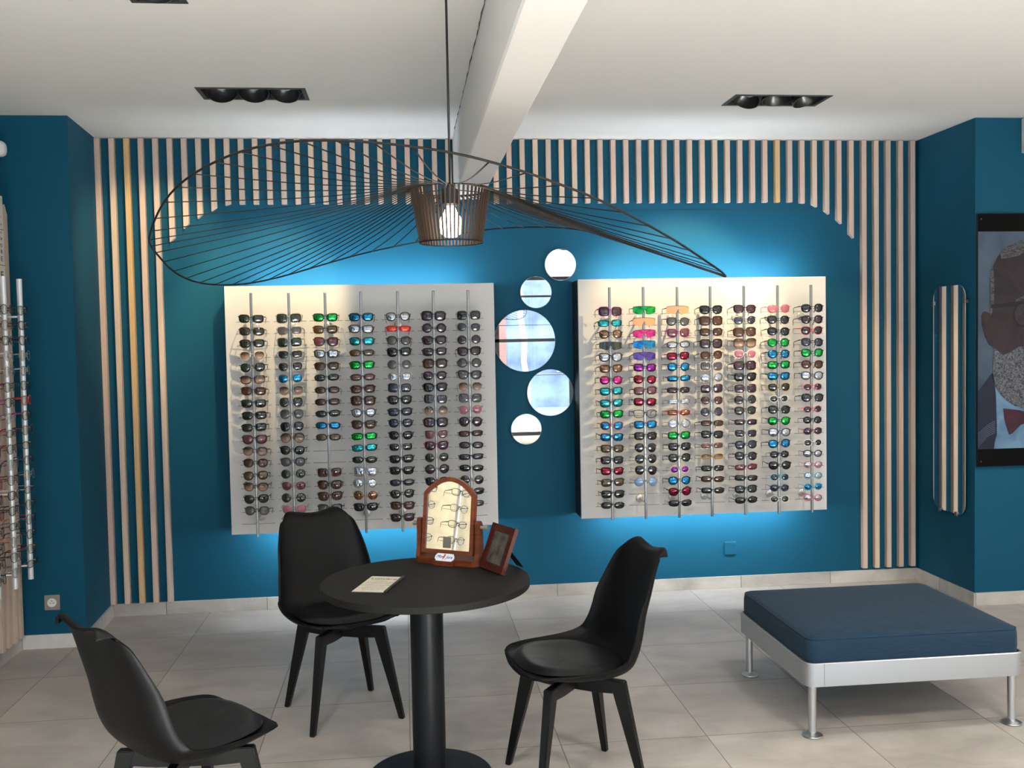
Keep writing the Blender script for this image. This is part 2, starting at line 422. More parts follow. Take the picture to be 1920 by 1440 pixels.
# ------------------------------------------------------------------ wooden slats
SW, SD = 0.0305, 0.036
ORD = ['', 'first', 'second', 'third', 'fourth', 'fifth', 'sixth', 'seventh', 'eighth', 'ninth', 'tenth', 'eleventh', 'twelfth', 'thirteenth', 'fourteenth', 'fifteenth', 'sixteenth', 'seventeenth', 'eighteenth',
       'nineteenth', 'twentieth', 'twenty-first', 'twenty-second', 'twenty-third', 'twenty-fourth', 'twenty-fifth', 'twenty-sixth', 'twenty-seventh', 'twenty-eighth', 'twenty-ninth']
def slat(x, zb, m, label, group, cut=0.0):
    """cut: z difference over the slat width at its lower end"""
    hw = SW / 2
    bm = BM()
    zl, zr = zb + max(cut, 0), zb + max(-cut, 0)
    e = .002
    poly = [(-hw, zl), (hw, zr), (hw, ZC - .004), (-hw, ZC - .004)]
    prism(bm, poly, -SD, 0)
    bmesh.ops.recalc_face_normals(bm, faces=bm.faces)
    bmesh.ops.bevel(bm, geom=[e_ for e_ in bm.edges if e_.verts[0].co.y < -SD + .001 and e_.verts[1].co.y < -SD + .001], offset=e, segments=2, affect='EDGES')
    o = obj('wooden_slat', bm, m, loc=(x, YW, 0))
    tag(o, label, 'slat', group)
rs = random.Random(11)
for i, x in enumerate([-1.7742, -1.691, -1.606, -1.524, -1.441]):
    m = WOODS[3] if i == 2 else WOODS[(0, 1, 3, 0, 2)[i]]
    slat(x, 0.079, m, ('golden' if i == 2 else 'pale') + ' full-height wooden slat, %s from the left corner of the back wall' % ORD[i + 1], 'full-height slats at the left of the back wall')
CUTL = {1: (2.243, .030), 2: (2.325, .030), 3: (2.385, .026), 4: (2.430, .022), 5: (2.463, .010)}
for k in range(1, 22):
    x = -1.441 + .0827 * k
    zb, cut = CUTL.get(k, (2.470, 0))
    # the arch curve: outer slats are cut on the slant
    slat(x, zb, WOODS[rs.choice((0, 1, 1, 2))], 'short pale slat hanging from the ceiling, %s left of the beam' % ORD[22 - k], 'short slats left of the beam', -cut)
for k in range(29):
    x = .590 + .0816 * k
    j = 28 - k
    zb, cut = {0: (2.238, .030), 1: (2.330, .028), 2: (2.392, .024), 3: (2.438, .018), 4: (2.462, .004)}.get(j, (2.470, 0))
    slat(x, zb, WOODS[3] if k in (22,) else WOODS[rs.choice((0, 1, 1, 2))], 'short pale slat hanging from the ceiling, %s right of the beam' % ORD[k + 1], 'short slats right of the beam', cut)
for i, x in enumerate([2.960, 3.042, 3.123, 3.207, 3.289]):
    slat(x, 0.094, WOODS[(0, 1, 2, 0, 2)[i]], 'pale full-height wooden slat, %s from the right corner of the back wall' % ORD[5 - i], 'full-height slats at the right of the back wall')

# slats on the left side wall behind the spectacle rods
for k in range(18):
    y = 5.510 - .0827 * k
    ztop = 2.385 + .06 * min(k, 3)
    bm = BM(); hw = SW / 2
    prism(bm, [(-hw, .079), (hw, .079), (hw, ztop - (.05 if k < 4 else 0)), (-hw, ztop)], 0, SD, M=Matrix.Rotation(PI / 2, 4, 'Z'))
    bmesh.ops.recalc_face_normals(bm, faces=bm.faces)
    o = obj('wooden_slat', bm, WOODS[(2, 1, 0)[k % 3]], loc=(XLL + SD, y, 0))
    tag(o, 'pale slat on the left side wall behind the spectacle rods, %s from the corner' % ORD[k + 1], 'slat', 'slats on the left side wall')

# ------------------------------------------------------------------ sunglass boards
def board(x0, x1, z0, z1, label):
    t = empty('display_board', ((x0 + x1) / 2, 5.959, z0), label=label, cat='display board', group='white sunglass display boards')
    hw, H = (x1 - x0) / 2, z1 - z0
    bm = BM(); box(bm, -hw, hw, 0, .018, 0, H, bev=.0015); obj('panel', bm, MBOARD, t)
    bm = BM()
    for s in (-1, 1): box(bm, s * hw - (.012 if s > 0 else 0), s * hw + (.012 if s < 0 else 0), .019, .209, .004, H - .004)
    obj('side_cheek', bm, MBLACK, t); 
    for zz, nme in ((H - .035, 1), (.035, 0)):
        bm = BM(); box(bm, -hw * .82, hw * .82, .030, .042, zz - .006, zz + .006)
        obj('led_strip', bm, MLED, t)
    return t
board(-1.035, 0.545, 0.508, 1.970, 'left white board of sunglasses, behind the round table')
board(1.057, 2.622, 0.523, 1.985, 'right white board of sunglasses, beside the slatted corner')

# rods, pegs and mounting discs
RODY = 5.80
def make_rod(x, z0, z1, zt, zb, label, group):
    t = empty('display_rod', (x, RODY, z0), label=label, cat='display rod', group=group)
    bm = BM(); box(bm, -.0075, .0075, -.0075, .0075, 0, z1 - z0, bev=.0035)
    obj('tube', bm, MCHROME, t)
    for k in range(18):
        z = zt + (zb - zt) * k / 17 - z0 - .004
        o = bpy.data.objects.new('peg', PEG); o.parent = t; o.location = (0, 0, z - .006); C.objects.link(o)
    for z in (zt - .038 - z0, zb + .012 - z0):
        o = bpy.data.objects.new('mounting_disc', DISC); o.parent = t; o.location = (0, 0, z); C.objects.link(o)
    return t
bm = BM(); tube(bm, [(-.093, .040, 0), (0, .034, 0), (.093, .040, 0)], .0014, n=6); tube(bm, [(0, .034, 0), (0, 0, 0)], .002, n=6); tube(bm, [(0, 0, .012), (0, -.017, .014)], .003, n=6)
_o = obj('peg', bm, MWIRE); PEG = _o.data; bpy.data.objects.remove(_o)
bm = BM()
lathe(bm, [(0, 0), (.024, 0), (.024, .004), (.020, .007), (.006, .009), (.005, .155), (0, .155)], n=24, M=Matrix.Translation((0, .1585, 0)) @ Matrix.Rotation(PI / 2, 4, 'X'))
_o = obj('mounting_disc', bm, pbr('frosted_disc', (0.62, 0.61, 0.58, 1), 0.22, metal=0.5), smooth=True, ang=35); DISC = _o.data; bpy.data.objects.remove(_o)

LX = [-.860, -.649, -.444, -.241, -.030, .176, .378]
RX = [1.217, 1.421, 1.627, 1.830, 2.038, 2.248, 2.458]
RN = ['leftmost rod', 'second rod', 'third rod', 'fourth rod', 'fifth rod', 'sixth rod', 'rightmost rod']
for k, x in enumerate(LX):
    make_rod(x, .517, 1.921, 1.767, .600, 'upright steel display rod, %s of the left board' % RN[k].replace(' rod', ''), 'steel rods on the left board')
for k, x in enumerate(RX):
    make_rod(x, .537, 1.926, 1.777, .626, 'upright steel display rod, %s of the right board' % RN[k].replace(' rod', ''), 'steel rods on the right board')

# ------------------------------------------------------------------ eyewear
LC = {  # lens colour code: (word, colour, metallic, rough)
 'g': ('dark green', (0.016, 0.022, 0.012, 1), 0, .06), 'k': ('black', (0.009, 0.009, 0.010, 1), 0, .06), 'b': ('brown', (0.055, 0.022, 0.012, 1), 0, .07),
 'p': ('plum', (0.030, 0.012, 0.022, 1), 0, .07), 'n': ('navy grey', (0.020, 0.022, 0.042, 1), 0, .07), 's': ('smoky grey', (0.075, 0.072, 0.075, 1), 0, .07),
 'S': ('silver mirrored', (0.42, 0.44, 0.48, 1), .85, .10), 'B': ('blue mirrored', (0.03, 0.30, 0.62, 1), .8, .12), 'G': ('green mirrored', (0.02, 0.50, 0.08, 1), .8, .12),
 'T': ('turquoise mirrored', (0.04, 0.52, 0.56, 1), .8, .12), 'R': ('red mirrored', (0.34, 0.02, 0.05, 1), .75, .12), 'M': ('pink mirrored', (0.72, 0.04, 0.26, 1), .75, .14),
 'U': ('violet blue mirrored', (0.12, 0.08, 0.42, 1), .75, .12), 'O': ('orange', (0.62, 0.30, 0.15, 1), 0, .1), 'c': ('clear', None, 0, 0), 'r': ('rose', (0.12, 0.035, 0.042, 1), 0, .07),
 't': ('gradient tan', (0.16, 0.10, 0.07, 1), 0, .07), 'd': ('amber brown', (0.075, 0.040, 0.012, 1), 0, .07), 'w': ('bronze mirrored', (0.36, 0.20, 0.13, 1), .8, .12),
 'L': ('pale blue', (0.22, 0.33, 0.50, 1), .2, .08), 'V': ('purple mirrored', (0.34, 0.03, 0.36, 1), .75, .12), 'i': ('pink', (0.36, 0.11, 0.16, 1), 0, .08),
 'h': ('red', (0.60, 0.06, 0.03, 1), .5, .12)}
FC = {'k': ('black', (0.008, 0.008, 0.008, 1), 0), 'w': ('white', (0.80, 0.79, 0.76, 1), 0), 's': ('silver', (0.40, 0.39, 0.37, 1), .9), 'g': ('gold', (0.55, 0.38, 0.16, 1), .9),
      'b': ('tortoiseshell', (0.060, 0.022, 0.010, 1), 0), 'r': ('red', (0.55, 0.03, 0.02, 1), 0), 'y': ('yellow', (0.48, 0.36, 0.03, 1), 0), 'u': ('light blue', (0.16, 0.42, 0.60, 1), 0),
      'i': ('pink', (0.62, 0.16, 0.22, 1), 0), 'l': ('clear', (0.62, 0.58, 0.55, 1), 0), 'n': ('navy', (0.02, 0.04, 0.10, 1), 0), 'm': ('magenta', (0.30, 0.02, 0.20, 1), 0), 'd': ('crimson', (0.20, 0.01, 0.03, 1), 0)}
LMAT = {}
for c_, (w, col, met, ro) in LC.items():
    if col is None: LMAT[c_] = thin_glass('clear_lens', (0.95, 0.95, 0.92, 1), .06, refl=.22)
    elif c_ in 'tbs':
        # graded tint, a real property of these lenses: dark at the top, lighter below
        m, nt, b = nm('lens_' + w.replace(' ', '_')); tc = nt.nodes.new('ShaderNodeTexCoord'); sp = nt.nodes.new('ShaderNodeSeparateXYZ'); nt.links.new(tc.outputs['Generated'], sp.inputs[0])
        r = nt.nodes.new('ShaderNodeValToRGB'); nt.links.new(sp.outputs['Z'], r.inputs['Fac'])
        r.color_ramp.elements[0].position = .1; r.color_ramp.elements[1].position = .75
        r.color_ramp.elements[0].color = tuple(min(1, x * (2.6 if c_ == 't' else 1.5)) for x in col[:3]) + (1,); r.color_ramp.elements[1].color = tuple(x * (.3 if c_ == 't' else .8) for x in col[:3]) + (1,)
        nt.links.new(r.outputs['Color'], b.inputs['Base Color']); b.inputs['Roughness'].default_value = ro
        LMAT[c_] = m
    elif met > .6 and c_ not in 'S': LMAT[c_] = pbr('lens_' + w.replace(' ', '_'), tuple(v * .55 for v in col[:3]) + (1,), ro, metal=met, spec=0.6, noise=.65, nscale=38)  # noise paints highlights and darker reflections into the mirrored colour
    else: LMAT[c_] = pbr('lens_' + w.replace(' ', '_'), col, ro, metal=met, spec=0.6)
FMAT = {c_: pbr('frame_' + w, col, .28, metal=met) for c_, (w, col, met) in FC.items()}

# lens outlines: (half width, half height, exponent, taper, lift), rim radius, word
SH = {'W': (.0288, .0205, 3.0, .12, .10, .0019, 'square'), 'Q': (.0296, .0250, 3.2, .05, .04, .0019, 'oversized square'), 'R': (.0262, .0250, 2.0, 0, 0, .0012, 'round'),
      'A': (.0298, .0262, 2.3, .24, -.10, .0012, 'aviator'), 'O': (.0288, .0172, 2.5, .04, 0, .0016, 'narrow oval'), 'C': (.0296, .0230, 2.5, .15, .28, .0020, 'cat-eye'),
      'V': (.0288, .0150, 3.3, .05, .02, .0017, 'narrow rectangular'), 'P': (.0276, .0225, 2.3, .15, .08, .0016, 'rounded'), 'B': (.0310, .0185, 3.0, .08, -.05, .0010, 'wraparound'),
      'K': (.0215, .0180, 2.1, 0, 0, .0024, 'small round'), 'H': (.0680, .0245, 2.8, .04, 0, .0010, 'one-piece shield')}
GW = .0685  # half width of a front
def outline(code, n=26, grow=0.0):
    a, h, ex, tp, lf, rr, _ = SH[code]
    L = []
    for k in range(n):
        th = 2 * PI * k / n
        c, s = math.cos(th), math.sin(th)
        x = (abs(c) ** (2 / ex)) * (1 if c >= 0 else -1); z = (abs(s) ** (2 / ex)) * (1 if s >= 0 else -1)
        x *= 1 - tp * (1 - z) / 2
        z2 = z + lf * max(x, 0) ** 2 * (1 if z > -.3 else .2)
        L.append(((a + grow) * x, (h + grow) * z2))
    return L
def wrap(x):  # face-form curve: outer ends swing back
    return 2.3 * x * x
EYE = {}
def build_eye(code):
    a, h, ex, tp, lf, rr, _ = SH[code]
    sc_ = .80 if code == 'K' else 1.0
    W = GW * sc_
    parts = {}
    if code == 'H':
        bm = BM(); N = 30
        top = []; bot = []
        for k in range(N + 1):
            x = -a + 2 * a * k / N; u = abs(x) / a
            zt_ = h * (1 - .25 * u ** 3); zb_ = -h * (1 - .55 * u ** 3)
            if abs(x) < .015: zb_ = zb_ + .029 * (1 - (abs(x) / .015) ** 1.5)
            top.append((x, wrap(x), zt_)); bot.append((x, wrap(x), zb_))
        for k in range(N):
            for dy, fl in ((0, 0), (.0018, 1)):
                q = [top[k], top[k + 1], bot[k + 1], bot[k]]
                q = [(p[0], p[1] + dy, p[2]) for p in q]
                quad(bm, q if fl else q[::-1])
        bmesh.ops.remove_doubles(bm, verts=bm.verts, dist=1e-6)
        parts['lens'] = [bm]
        bm = BM(); tube(bm, [(p[0], p[1] + .001, p[2] + .0005) for p in top], .0018, n=6)
        tube(bm, [(x, .004 + wrap(x), -.006 - abs(x) * .9) for x in (-.013, -.009, 0, .009, .013)], .0013, n=5)
        parts['frame'] = bm
    else:
        cx = W - a * .99 - .0035 if code != 'K' else W - a - .002
        cx = max(cx, a + .0065)
        lens = []; bmf = BM()
        for s in (-1, 1):
            bm = BM(); o_ = outline(code)
            def P(p, dy, k=1.0): return Vector((s * (cx + p[0] * k), wrap(cx + p[0] * k) + dy, p[1] * k))
            rings = [[bm.verts.new(P(p, -.0034 * (1 - k * k), k)) for p in o_] for k in (1.0, .72, .4)]
            cen = bm.verts.new(Vector((s * cx, wrap(cx) - .0036, 0)))
            n = len(o_)
            for A, B in zip(rings, rings[1:]):
                for k in range(n): bm.faces.new((A[k], A[(k + 1) % n], B[(k + 1) % n], B[k])).smooth = True
            for k in range(n): bm.faces.new((rings[-1][k], rings[-1][(k + 1) % n], cen)).smooth = True
            bmesh.ops.recalc_face_normals(bm, faces=bm.faces)
            bmesh.ops.solidify(bm, geom=list(bm.faces), thickness=.0015)
            lens.append(bm)
            tube(bmf, [P(p, .0005) * 1.0 for p in outline(code, grow=rr * .3)], rr, n=6, closed=True)
            # end piece
            xe = cx + a
            ze = h * (.35 if code in 'ARO' else .55)
            tube(bmf, [(s * (xe - .004), wrap(xe), ze), (s * (W + .0005), wrap(W) + .001, ze)], rr * 1.25, n=6)
        zb = h * (.35 if code not in 'AR' else .15)
        tube(bmf, [(-(cx - a) - .002, wrap(cx - a) - .0005, zb * .8), (0, -.001, zb + .0015), ((cx - a) + .002, wrap(cx - a) - .0005, zb * .8)], rr * 1.15, n=6)
        if code == 'A': tube(bmf, [(-(cx - a * .4), 0.001, h * .92), ((cx - a * .4), .001, h * .92)], rr, n=6)
        for s in (-1, 1): tube(bmf, [(s * .009, .001, -.001), (s * .0075, .006, -.006)], .0022, n=6)
        parts['lens'] = lens; parts['frame'] = bmf
    ze = h * (.35 if code in 'ARO' else .55) if code != 'H' else h * .45
    tem = []
    for s in (-1, 1):
        bm = BM(); y0 = wrap(W); T = .128 * sc_
        pts = [(s * W, y0, ze), (s * (W + .002), y0 + .03, ze - .001), (s * (W + .001), y0 + T * .68, ze - .003), (s * (W - .003), y0 + T * .82, ze - .010), (s * (W - .008), y0 + T - .012, ze - .034)]
        th = (.0026 if code in 'WQCPVHB' else .0015)
        tube(bm, pts, [th * 1.3, th * 1.1, th, th * 1.2, th * .9], n=6, flat=.55)
        tem.append(bm)
    parts['temple'] = tem
    out = {}
    mk = lambda nme, bm: (lambda o: (bpy.data.objects.remove(o), m_)[1])(None)
    for nme, v in parts.items():
        L = []
        for bmx in (v if isinstance(v, list) else [v]):
            bmx.normal_update(); me = bpy.data.meshes.new('eyewear_' + nme); bmx.to_mesh(me); bmx.free()
            for p in me.polygons: p.use_smooth = True
            me.materials.append(None); L.append(me)
        out[nme] = L
    return out
for c_ in SH: EYE[c_] = build_eye(c_)

def put(name, me, mat, parent):
    o = bpy.data.objects.new(name, me); o.parent = parent; C.objects.link(o)
    o.material_slots[0].link = 'OBJECT'; o.material_slots[0].material = mat
    return o
PROTO = {}
def glasses(shape, lens, frame, loc, rot, label, cat, group, name='sunglasses', tcol=None):
    key = (shape, lens, frame, tcol)
    if key not in PROTO:
        t = empty(name)
        E_ = EYE[shape]
        put('frame', E_['frame'][0], FMAT[frame], t)
        for me in E_['lens']: put('lens', me, LMAT[lens], t)
        for me in E_['temple']: put('temple', me, FMAT[tcol or frame], t)
        PROTO[key] = t
    else:
        src = PROTO[key]
        t = src.copy(); t.name = name; C.objects.link(t)
        for ch in src.children:
            c = ch.copy(); C.objects.link(c); c.parent = t
    t.location = loc; t.rotation_euler = rot
    t.scale = (1.06,) * 3 if name == 'sunglasses' and shape != 'H' else (1, 1, 1)
    for k_ in ('label', 'category', 'group'):
        if k_ in t: del t[k_]
    tag(t, label, cat, group)
    return t

LB = ["Wgk Wgb Wgk Pll Pgk Wtk Wbb Wgk Wgb Wgk Crk Ptb Pbb Pdb Ptb Pgk Psk ---",
      "Qgs Wss Qgs Wks Pks PBs Pts Ags Ass Aks Atb Pgk Psk Rgs Prs Rgs Pis Pks",
      "WGk Wdb Crk WSk Wbb Ogk Obk Obk Ogk OBk Odk --- --- Qbs Cbk Cbk Csk ---",
      "WBk WSk WTk Odk WGk Ork Wbb Qbb PSk Cbb BGk BTk Ogk QSs RSs Rwg Wkk ---",
      "PSk Vhr Psk Ckk Rss PSl Qns Ckk Wnk Pnk Pkk Wks Wkk Wkk Onk Pgk Wbb Wpk",
      "Qpk Rpk Cpk Wpk Qbk Ppk Ckk Qns Rts Qpk Crs Cpd Rgs Rpk Pkk --- --- ---",
      "Qks Pns Rps Cpk Rsk Csk Pts Qss Pis Apk Vbk Opk Vnk Okk Rps Okk Ons ---"]
RB = ["Qpm BTk Pwk Hgk CSk Wwb PMk WTk WTk WGk PBr WBk Wdk Wkk WRk Wdk Wkk Okk",
      "HGk HOk HMk HBk HUk WVk PRk Wrk WRk Wck WBn Wkk Aks Aks Aks RLs --- ---",
      "HOk Psk Crm OSk WRk PBk VBk Vkb VSs Vwr RSs WGk Wkk Pgk KVl PBk PRk Okk",
      "Ckk Qbk Wbk Qpk Pbb Qsl RSs Qps Pbs Rns Vbk Wkk Vrs Vty Vkk Vbk Vkk ---",
      "Cpk Pns Qbb Qtb Piw Qpk Ckk Qps Rks Pgb Vpb Wks Pnk Pkk Vrd Vkk Wgk Okk",
      "Pii Pkk Pkk PGk PBk WGk WBk Pky Kgw Pkk PGk PSk PBk Kkk Pkk Kku Knn Kgw",
      "Pkk Ppk Pkr Pnk PGk Pbb PSk Kki Pkk Kki Kkk Knd Kkw KSk KSi KSu KBu KSi"]
rg = random.Random(5)
for cols, XS, side, zt, zb in ((LB, LX, 'left', 1.772, .605), (RB, RX, 'right', 1.784, .630)):
    for ci, col in enumerate(cols):
        n = 0
        for ri, code in enumerate(col.split()):
            if code == '---': continue
            n += 1
            s_, l_, f_ = code
            if s_ == 'P' and l_ == 'l': l_ = 't'
            z = zt + (zb - zt) * ri / 17
            g = 'sunglasses on the %s of the %s board' % (RN[ci], side)
            lab = '%s %s sunglasses, %s from top on the %s of the %s board' % (LC[l_][0], SH[s_][6].split()[-1] if len(LC[l_][0].split()) > 2 else SH[s_][6], ORD[n], RN[ci], side)
            if f_ in 'wriyuldmn' : lab = '%s-framed ' % FC[f_][0] + lab.replace(SH[s_][6] + ' ', '')
            glasses(s_, l_, f_, (XS[ci] + rg.uniform(-.0015, .0015), RODY - .021 - (.004 if s_ == 'H' else 0), z + rg.uniform(-.002, .002)),
                    (rg.uniform(-.10, .06), rg.uniform(-.035, .035), rg.uniform(-.05, .05)), lab, 'sunglasses', g)

# spectacles on the white rods of the left wall
def spec_rod(x, y, z0, z1, zt, zb, n, label, wall_x, group, codes, who, face=0.0, step=1):
    t = empty('display_rod', (x, y, z0), label=label, cat='display rod', group=group)
    bm = BM(); lathe(bm, [(0, 0), (.0135, 0), (.0135, z1 - z0), (0, z1 - z0)], n=20); obj('tube', bm, MWROD, t, smooth=True, ang=40)
    for z in (zt - .03 - z0, zb - .018 - z0):
        bm = BM(); tube(bm, [(-.012, 0, z), (wall_x - x, 0, z)], .006, n=8); obj('bracket', bm, MWROD, t)
    for k in range(n):
        z = zt + (zb - zt) * k / (n - 1)
        bm = BM(); tube(bm, [(-.04, -.09, z - z0 - .008), (-.034, 0, z - z0 - .008), (-.04, .09, z - z0 - .008)], .0014, n=5); tube(bm, [(-.034, 0, z - z0 - .008), (0, 0, z - z0 - .008)], .002, n=5)
        tube(bm, [(0, 0, z - z0 + .012), (.026, 0, z - z0 + .014)], .0028, n=6)
        obj('peg', bm, MCHROME, t)
        cd = codes[k % len(codes)]
        glasses(cd[0], 'c', cd[1], (x + .021, y, z), (rg.uniform(-.08, .08), rg.uniform(-.03, .03), PI / 2 + face + rg.uniform(-.06, .06)),
                '%s %s spectacles, %s from top on %s' % (FC[cd[1]][0] + '-framed', SH[cd[0]][6], ORD[k + 1], who), 'spectacles', 'spectacles on ' + who, name='spectacles', tcol=cd[2] if len(cd) > 2 else None)
spec_rod(-1.94, 5.315, .440, 1.982, 1.820, .527, 18, 'white metal spectacle rod at the far left, nearer the corner', XLL + .038, 'white spectacle rods on the left wall',
         ['Pk', 'Wk', 'Pk', 'Rs', 'Ps', 'Pk', 'Cr', 'Pkm', 'Pb', 'Ok', 'Pn', 'Rs', 'Okl', 'Rk', 'Rkr', 'Pk', 'Pbd', 'Ok'], 'the white rod nearest the corner')
spec_rod(-1.94, 5.108, .440, 1.982, 1.820, .527, 18, 'white metal spectacle rod at the far left, at the edge of the picture', XLL + .038, 'white spectacle rods on the left wall',
         ['Pk', 'Rb', 'Wk', 'Pl', 'Rs', 'Pkm', 'Pkm', 'Rs', 'Okr', 'Pkd', 'Rsm', 'Pb', 'Wkw', 'Wk', 'Ok', 'Rsr', 'Pk', 'Ps'], 'the white rod at the left picture edge')
spec_rod(-1.94, 4.901, .440, 1.982, 1.820, .527, 18, 'white metal spectacle rod just beyond the left picture edge', XLL + .038, 'white spectacle rods on the left wall',
         ['Wk', 'Pk', 'Rr', 'Pk', 'Wd', 'Pk', 'Rk', 'Pb', 'Pk'], 'the white rod beyond the left picture edge')

# reading chart on the left wall
t = empty('eye_chart', (XLL + SD + .001, 5.05, 1.872), label='cream eye-test chart with black letters, on the left wall above the spectacle rods', cat='eye chart')
bm = BM(); box(bm, 0, .030, -.36, .34, 0, .54, bev=.003); obj('panel', bm, pbr('cream_chart', (0.70, 0.66, 0.58, 1), .5), t)
for z in (.184, .366):
    bm = BM(); box(bm, .0302, .0312, -.35, .335, z - .0015, z + .0015); obj('divider_line', bm, MBLACK, t)
def text_obj(body, size, mat, parent, loc, rot, ext=0.0004, shear=0.0, name='lettering', align='CENTER', sx=1.0):
    cu = bpy.data.curves.new(name, 'FONT'); cu.body = body; cu.size = size; cu.extrude = ext; cu.shear = shear; cu.align_x = align; cu.align_y = 'CENTER'
    cu.resolution_u = 3
    o = bpy.data.objects.new(name, cu); C.objects.link(o)
    dg = bpy.context.evaluated_depsgraph_get(); me = bpy.data.meshes.new_from_object(o.evaluated_get(dg))
    bpy.data.objects.remove(o); me.materials.clear(); me.materials.append(mat)
    o = bpy.data.objects.new(name, me); o.parent = parent; o.location = loc; o.rotation_euler = rot; o.scale = (sx, 1, 1); C.objects.link(o)
    return o
MINK = pbr('black_ink', (0.01, 0.01, 0.01, 1), .6)
for s_, sz, z in (('Z U F', .052, .132), ('T L V E', .036, .215), ('N D H R', .028, .252), ('P S L O', .024, .284), ('C B T DI', .021, .318), ('V O A L', .017, .352), ('D N E A', .014, .392), ('H Z C S', .011, .430)):
    text_obj(s_, sz, MINK, t, (.0306, .315, z), (PI / 2, 0, PI / 2), sx=1.6, align='RIGHT')

# cream board with spectacles on the left wall, seen in the table mirror
t = empty('display_board', (XLL + .012, 2.55, .45), label='cream spectacle board on the left wall, reflected in the table mirror', cat='display board')
bm = BM(); box(bm, 0, .02, -.55, .55, 0, 1.55, bev=.002); obj('panel', bm, MCREAM, t)
for i, (y, w_) in enumerate(((2.18, 'the first reflected rod'), (2.42, 'the second reflected rod'), (2.66, 'the third reflected rod'), (2.90, 'the fourth reflected rod'))):
    spec_rod(-1.95, y, .52, 1.9, 1.76, .64, 12, 'grey spectacle rod on the cream side board, %s from the viewer' % ORD[i + 1], XLL + .034, 'spectacle rods on the cream side board', ['Wk', 'Pk', 'Wk', 'Pk', 'Ok'], w_)

# ------------------------------------------------------------------ mirrors on the wall
for (x, z, r_, lab) in ((.983, 2.090, .0985, 'topmost small round mirror between the two sunglass boards'), (.826, 1.920, .0985, 'small round mirror just above the largest one, between the boards'),
                        (.750, 1.619, .1925, 'largest round mirror between the two sunglass boards'), (.906, 1.292, .1465, 'medium round mirror below the largest one, between the boards'),
                        (.750, 1.066, .096, 'lowest small round mirror between the two sunglass boards')):
    t = empty('round_mirror', (x, YW, z), label=lab, cat='mirror', group='round wall mirrors')
    R90 = Matrix.Rotation(PI / 2, 4, 'X')
    bm = BM(); lathe(bm, [(0, .006), (r_, .006), (r_ + .0012, .009), (r_ + .0012, .014), (r_, .0165), (r_ - .002, .0165)], n=64, M=R90); obj('edge', bm, MEDGE, t, smooth=True, ang=30)
    bm = BM(); lathe(bm, [(r_ - .0015, .0166), (0, .0166)], n=64, M=R90); obj('glass', bm, MMIRROR, t)
    bm = BM(); lathe(bm, [(0, 0), (r_ * .5, 0), (r_ * .5, .006), (0, .006)], n=24, M=R90); obj('mount', bm, MBLACK, t)

# tall mirror with rounded ends on the right alcove side
t = empty('tall_mirror', (XR, 5.752, .52), label='tall narrow mirror with rounded corners on the right alcove wall, reflecting slats', cat='mirror')
def rrect(w, h, r_, n=8):
    L = []
    for cx, cz, a0 in ((w - r_, h - r_, 0), (-w + r_, h - r_, 90), (-w + r_, r_, 180), (w - r_, r_, 270)):
        for k in range(n + 1):
            a = math.radians(a0 + 90 * k / n); L.append((cx + r_ * math.cos(a), cz + r_ * math.sin(a)))
    return L
RZ = Matrix.Rotation(PI / 2, 4, 'Z')
bm = BM(); prism(bm, rrect(.178, 1.385, .075), .012, .018, M=RZ); bmesh.ops.recalc_face_normals(bm, faces=bm.faces); obj('edge', bm, MEDGE, t)
bm = BM(); pl = rrect(.1765, 1.385, .074)
quad(bm, [RZ @ Vector((x, .0183, z)) for x, z in pl]); obj('glass', bm, MMIRROR, t)
for (yy_, zz_) in ((-.178, 1.285), (.178, 1.285), (-.09, .0), (.09, .0)):
    bm = BM(); box(bm, -.026, 0, yy_ - .014, yy_ + .014, zz_ - .012, zz_ + .012, bev=.002); obj('clip', bm, MCHROME, t)

# ------------------------------------------------------------------ pendant lamp
RING = [(-3.092, 1.940), (-2.90, 1.955), (-2.734, 1.985), (-2.641, 2.024), (-2.502, 2.068), (-2.371, 2.097), (-2.193, 2.129), (-2.069, 2.137), (-1.966, 2.137), (-1.861, 2.128), (-1.774, 2.119), (-1.676, 2.107), (-1.579, 2.092), (-1.481, 2.07), (-1.374, 2.043), (-1.282, 2.016), (-1.182, 1.99), (-1.091, 1.96), (-0.999, 1.929), (-0.906, 1.903), (-0.811, 1.877), (-0.73, 1.856), (-0.626, 1.836), (-0.45, 1.818), (-0.279, 1.816), (-.07, 1.84), (0.134, 1.875), (0.343, 1.926), (0.546, 1.991), (0.755, 2.056), (0.88, 2.09), (1.026, 2.109), (1.206, 2.117), (1.356, 2.110), (1.628, 2.066), (1.752, 2.042), (1.902, 2.01), (2.054, 1.968), (2.211, 1.923), (2.348, 1.888), (2.492, 1.863), (2.648, 1.853), (2.807, 1.856), (2.978, 1.885), (3.12, 1.925)]
RT = sorted(((a + 2 * PI) % (2 * PI), z) for a, z in RING)
def ringz(th):
    th %= 2 * PI; n = len(RT)
    for i in range(n):
        a, za = RT[i]; b2, zb2 = RT[(i + 1) % n]
        if i == n - 1: b2 += 2 * PI
        if a <= th <= b2 or (i == n - 1 and (th + 2 * PI) <= b2):
            tt = th if th >= a else th + 2 * PI
            return za + (zb2 - za) * (tt - a) / (b2 - a)
    return RT[0][1]
RS = [ringz(2 * PI * k / 180) for k in range(180)]
for _ in range(5): RS = [(RS[k - 1] + 2 * RS[k] + RS[(k + 1) % 180]) / 4 for k in range(180)]
def ringp(th, rr=.953):
    u = (th % (2 * PI)) / (2 * PI) * 180; k = int(u) % 180; w = u - int(u)
    return Vector((.142 + rr * math.cos(th), 3.45 + rr * math.sin(th), RS[k] * (1 - w) + RS[(k + 1) % 180] * w))
PX, PY = .171, 3.45
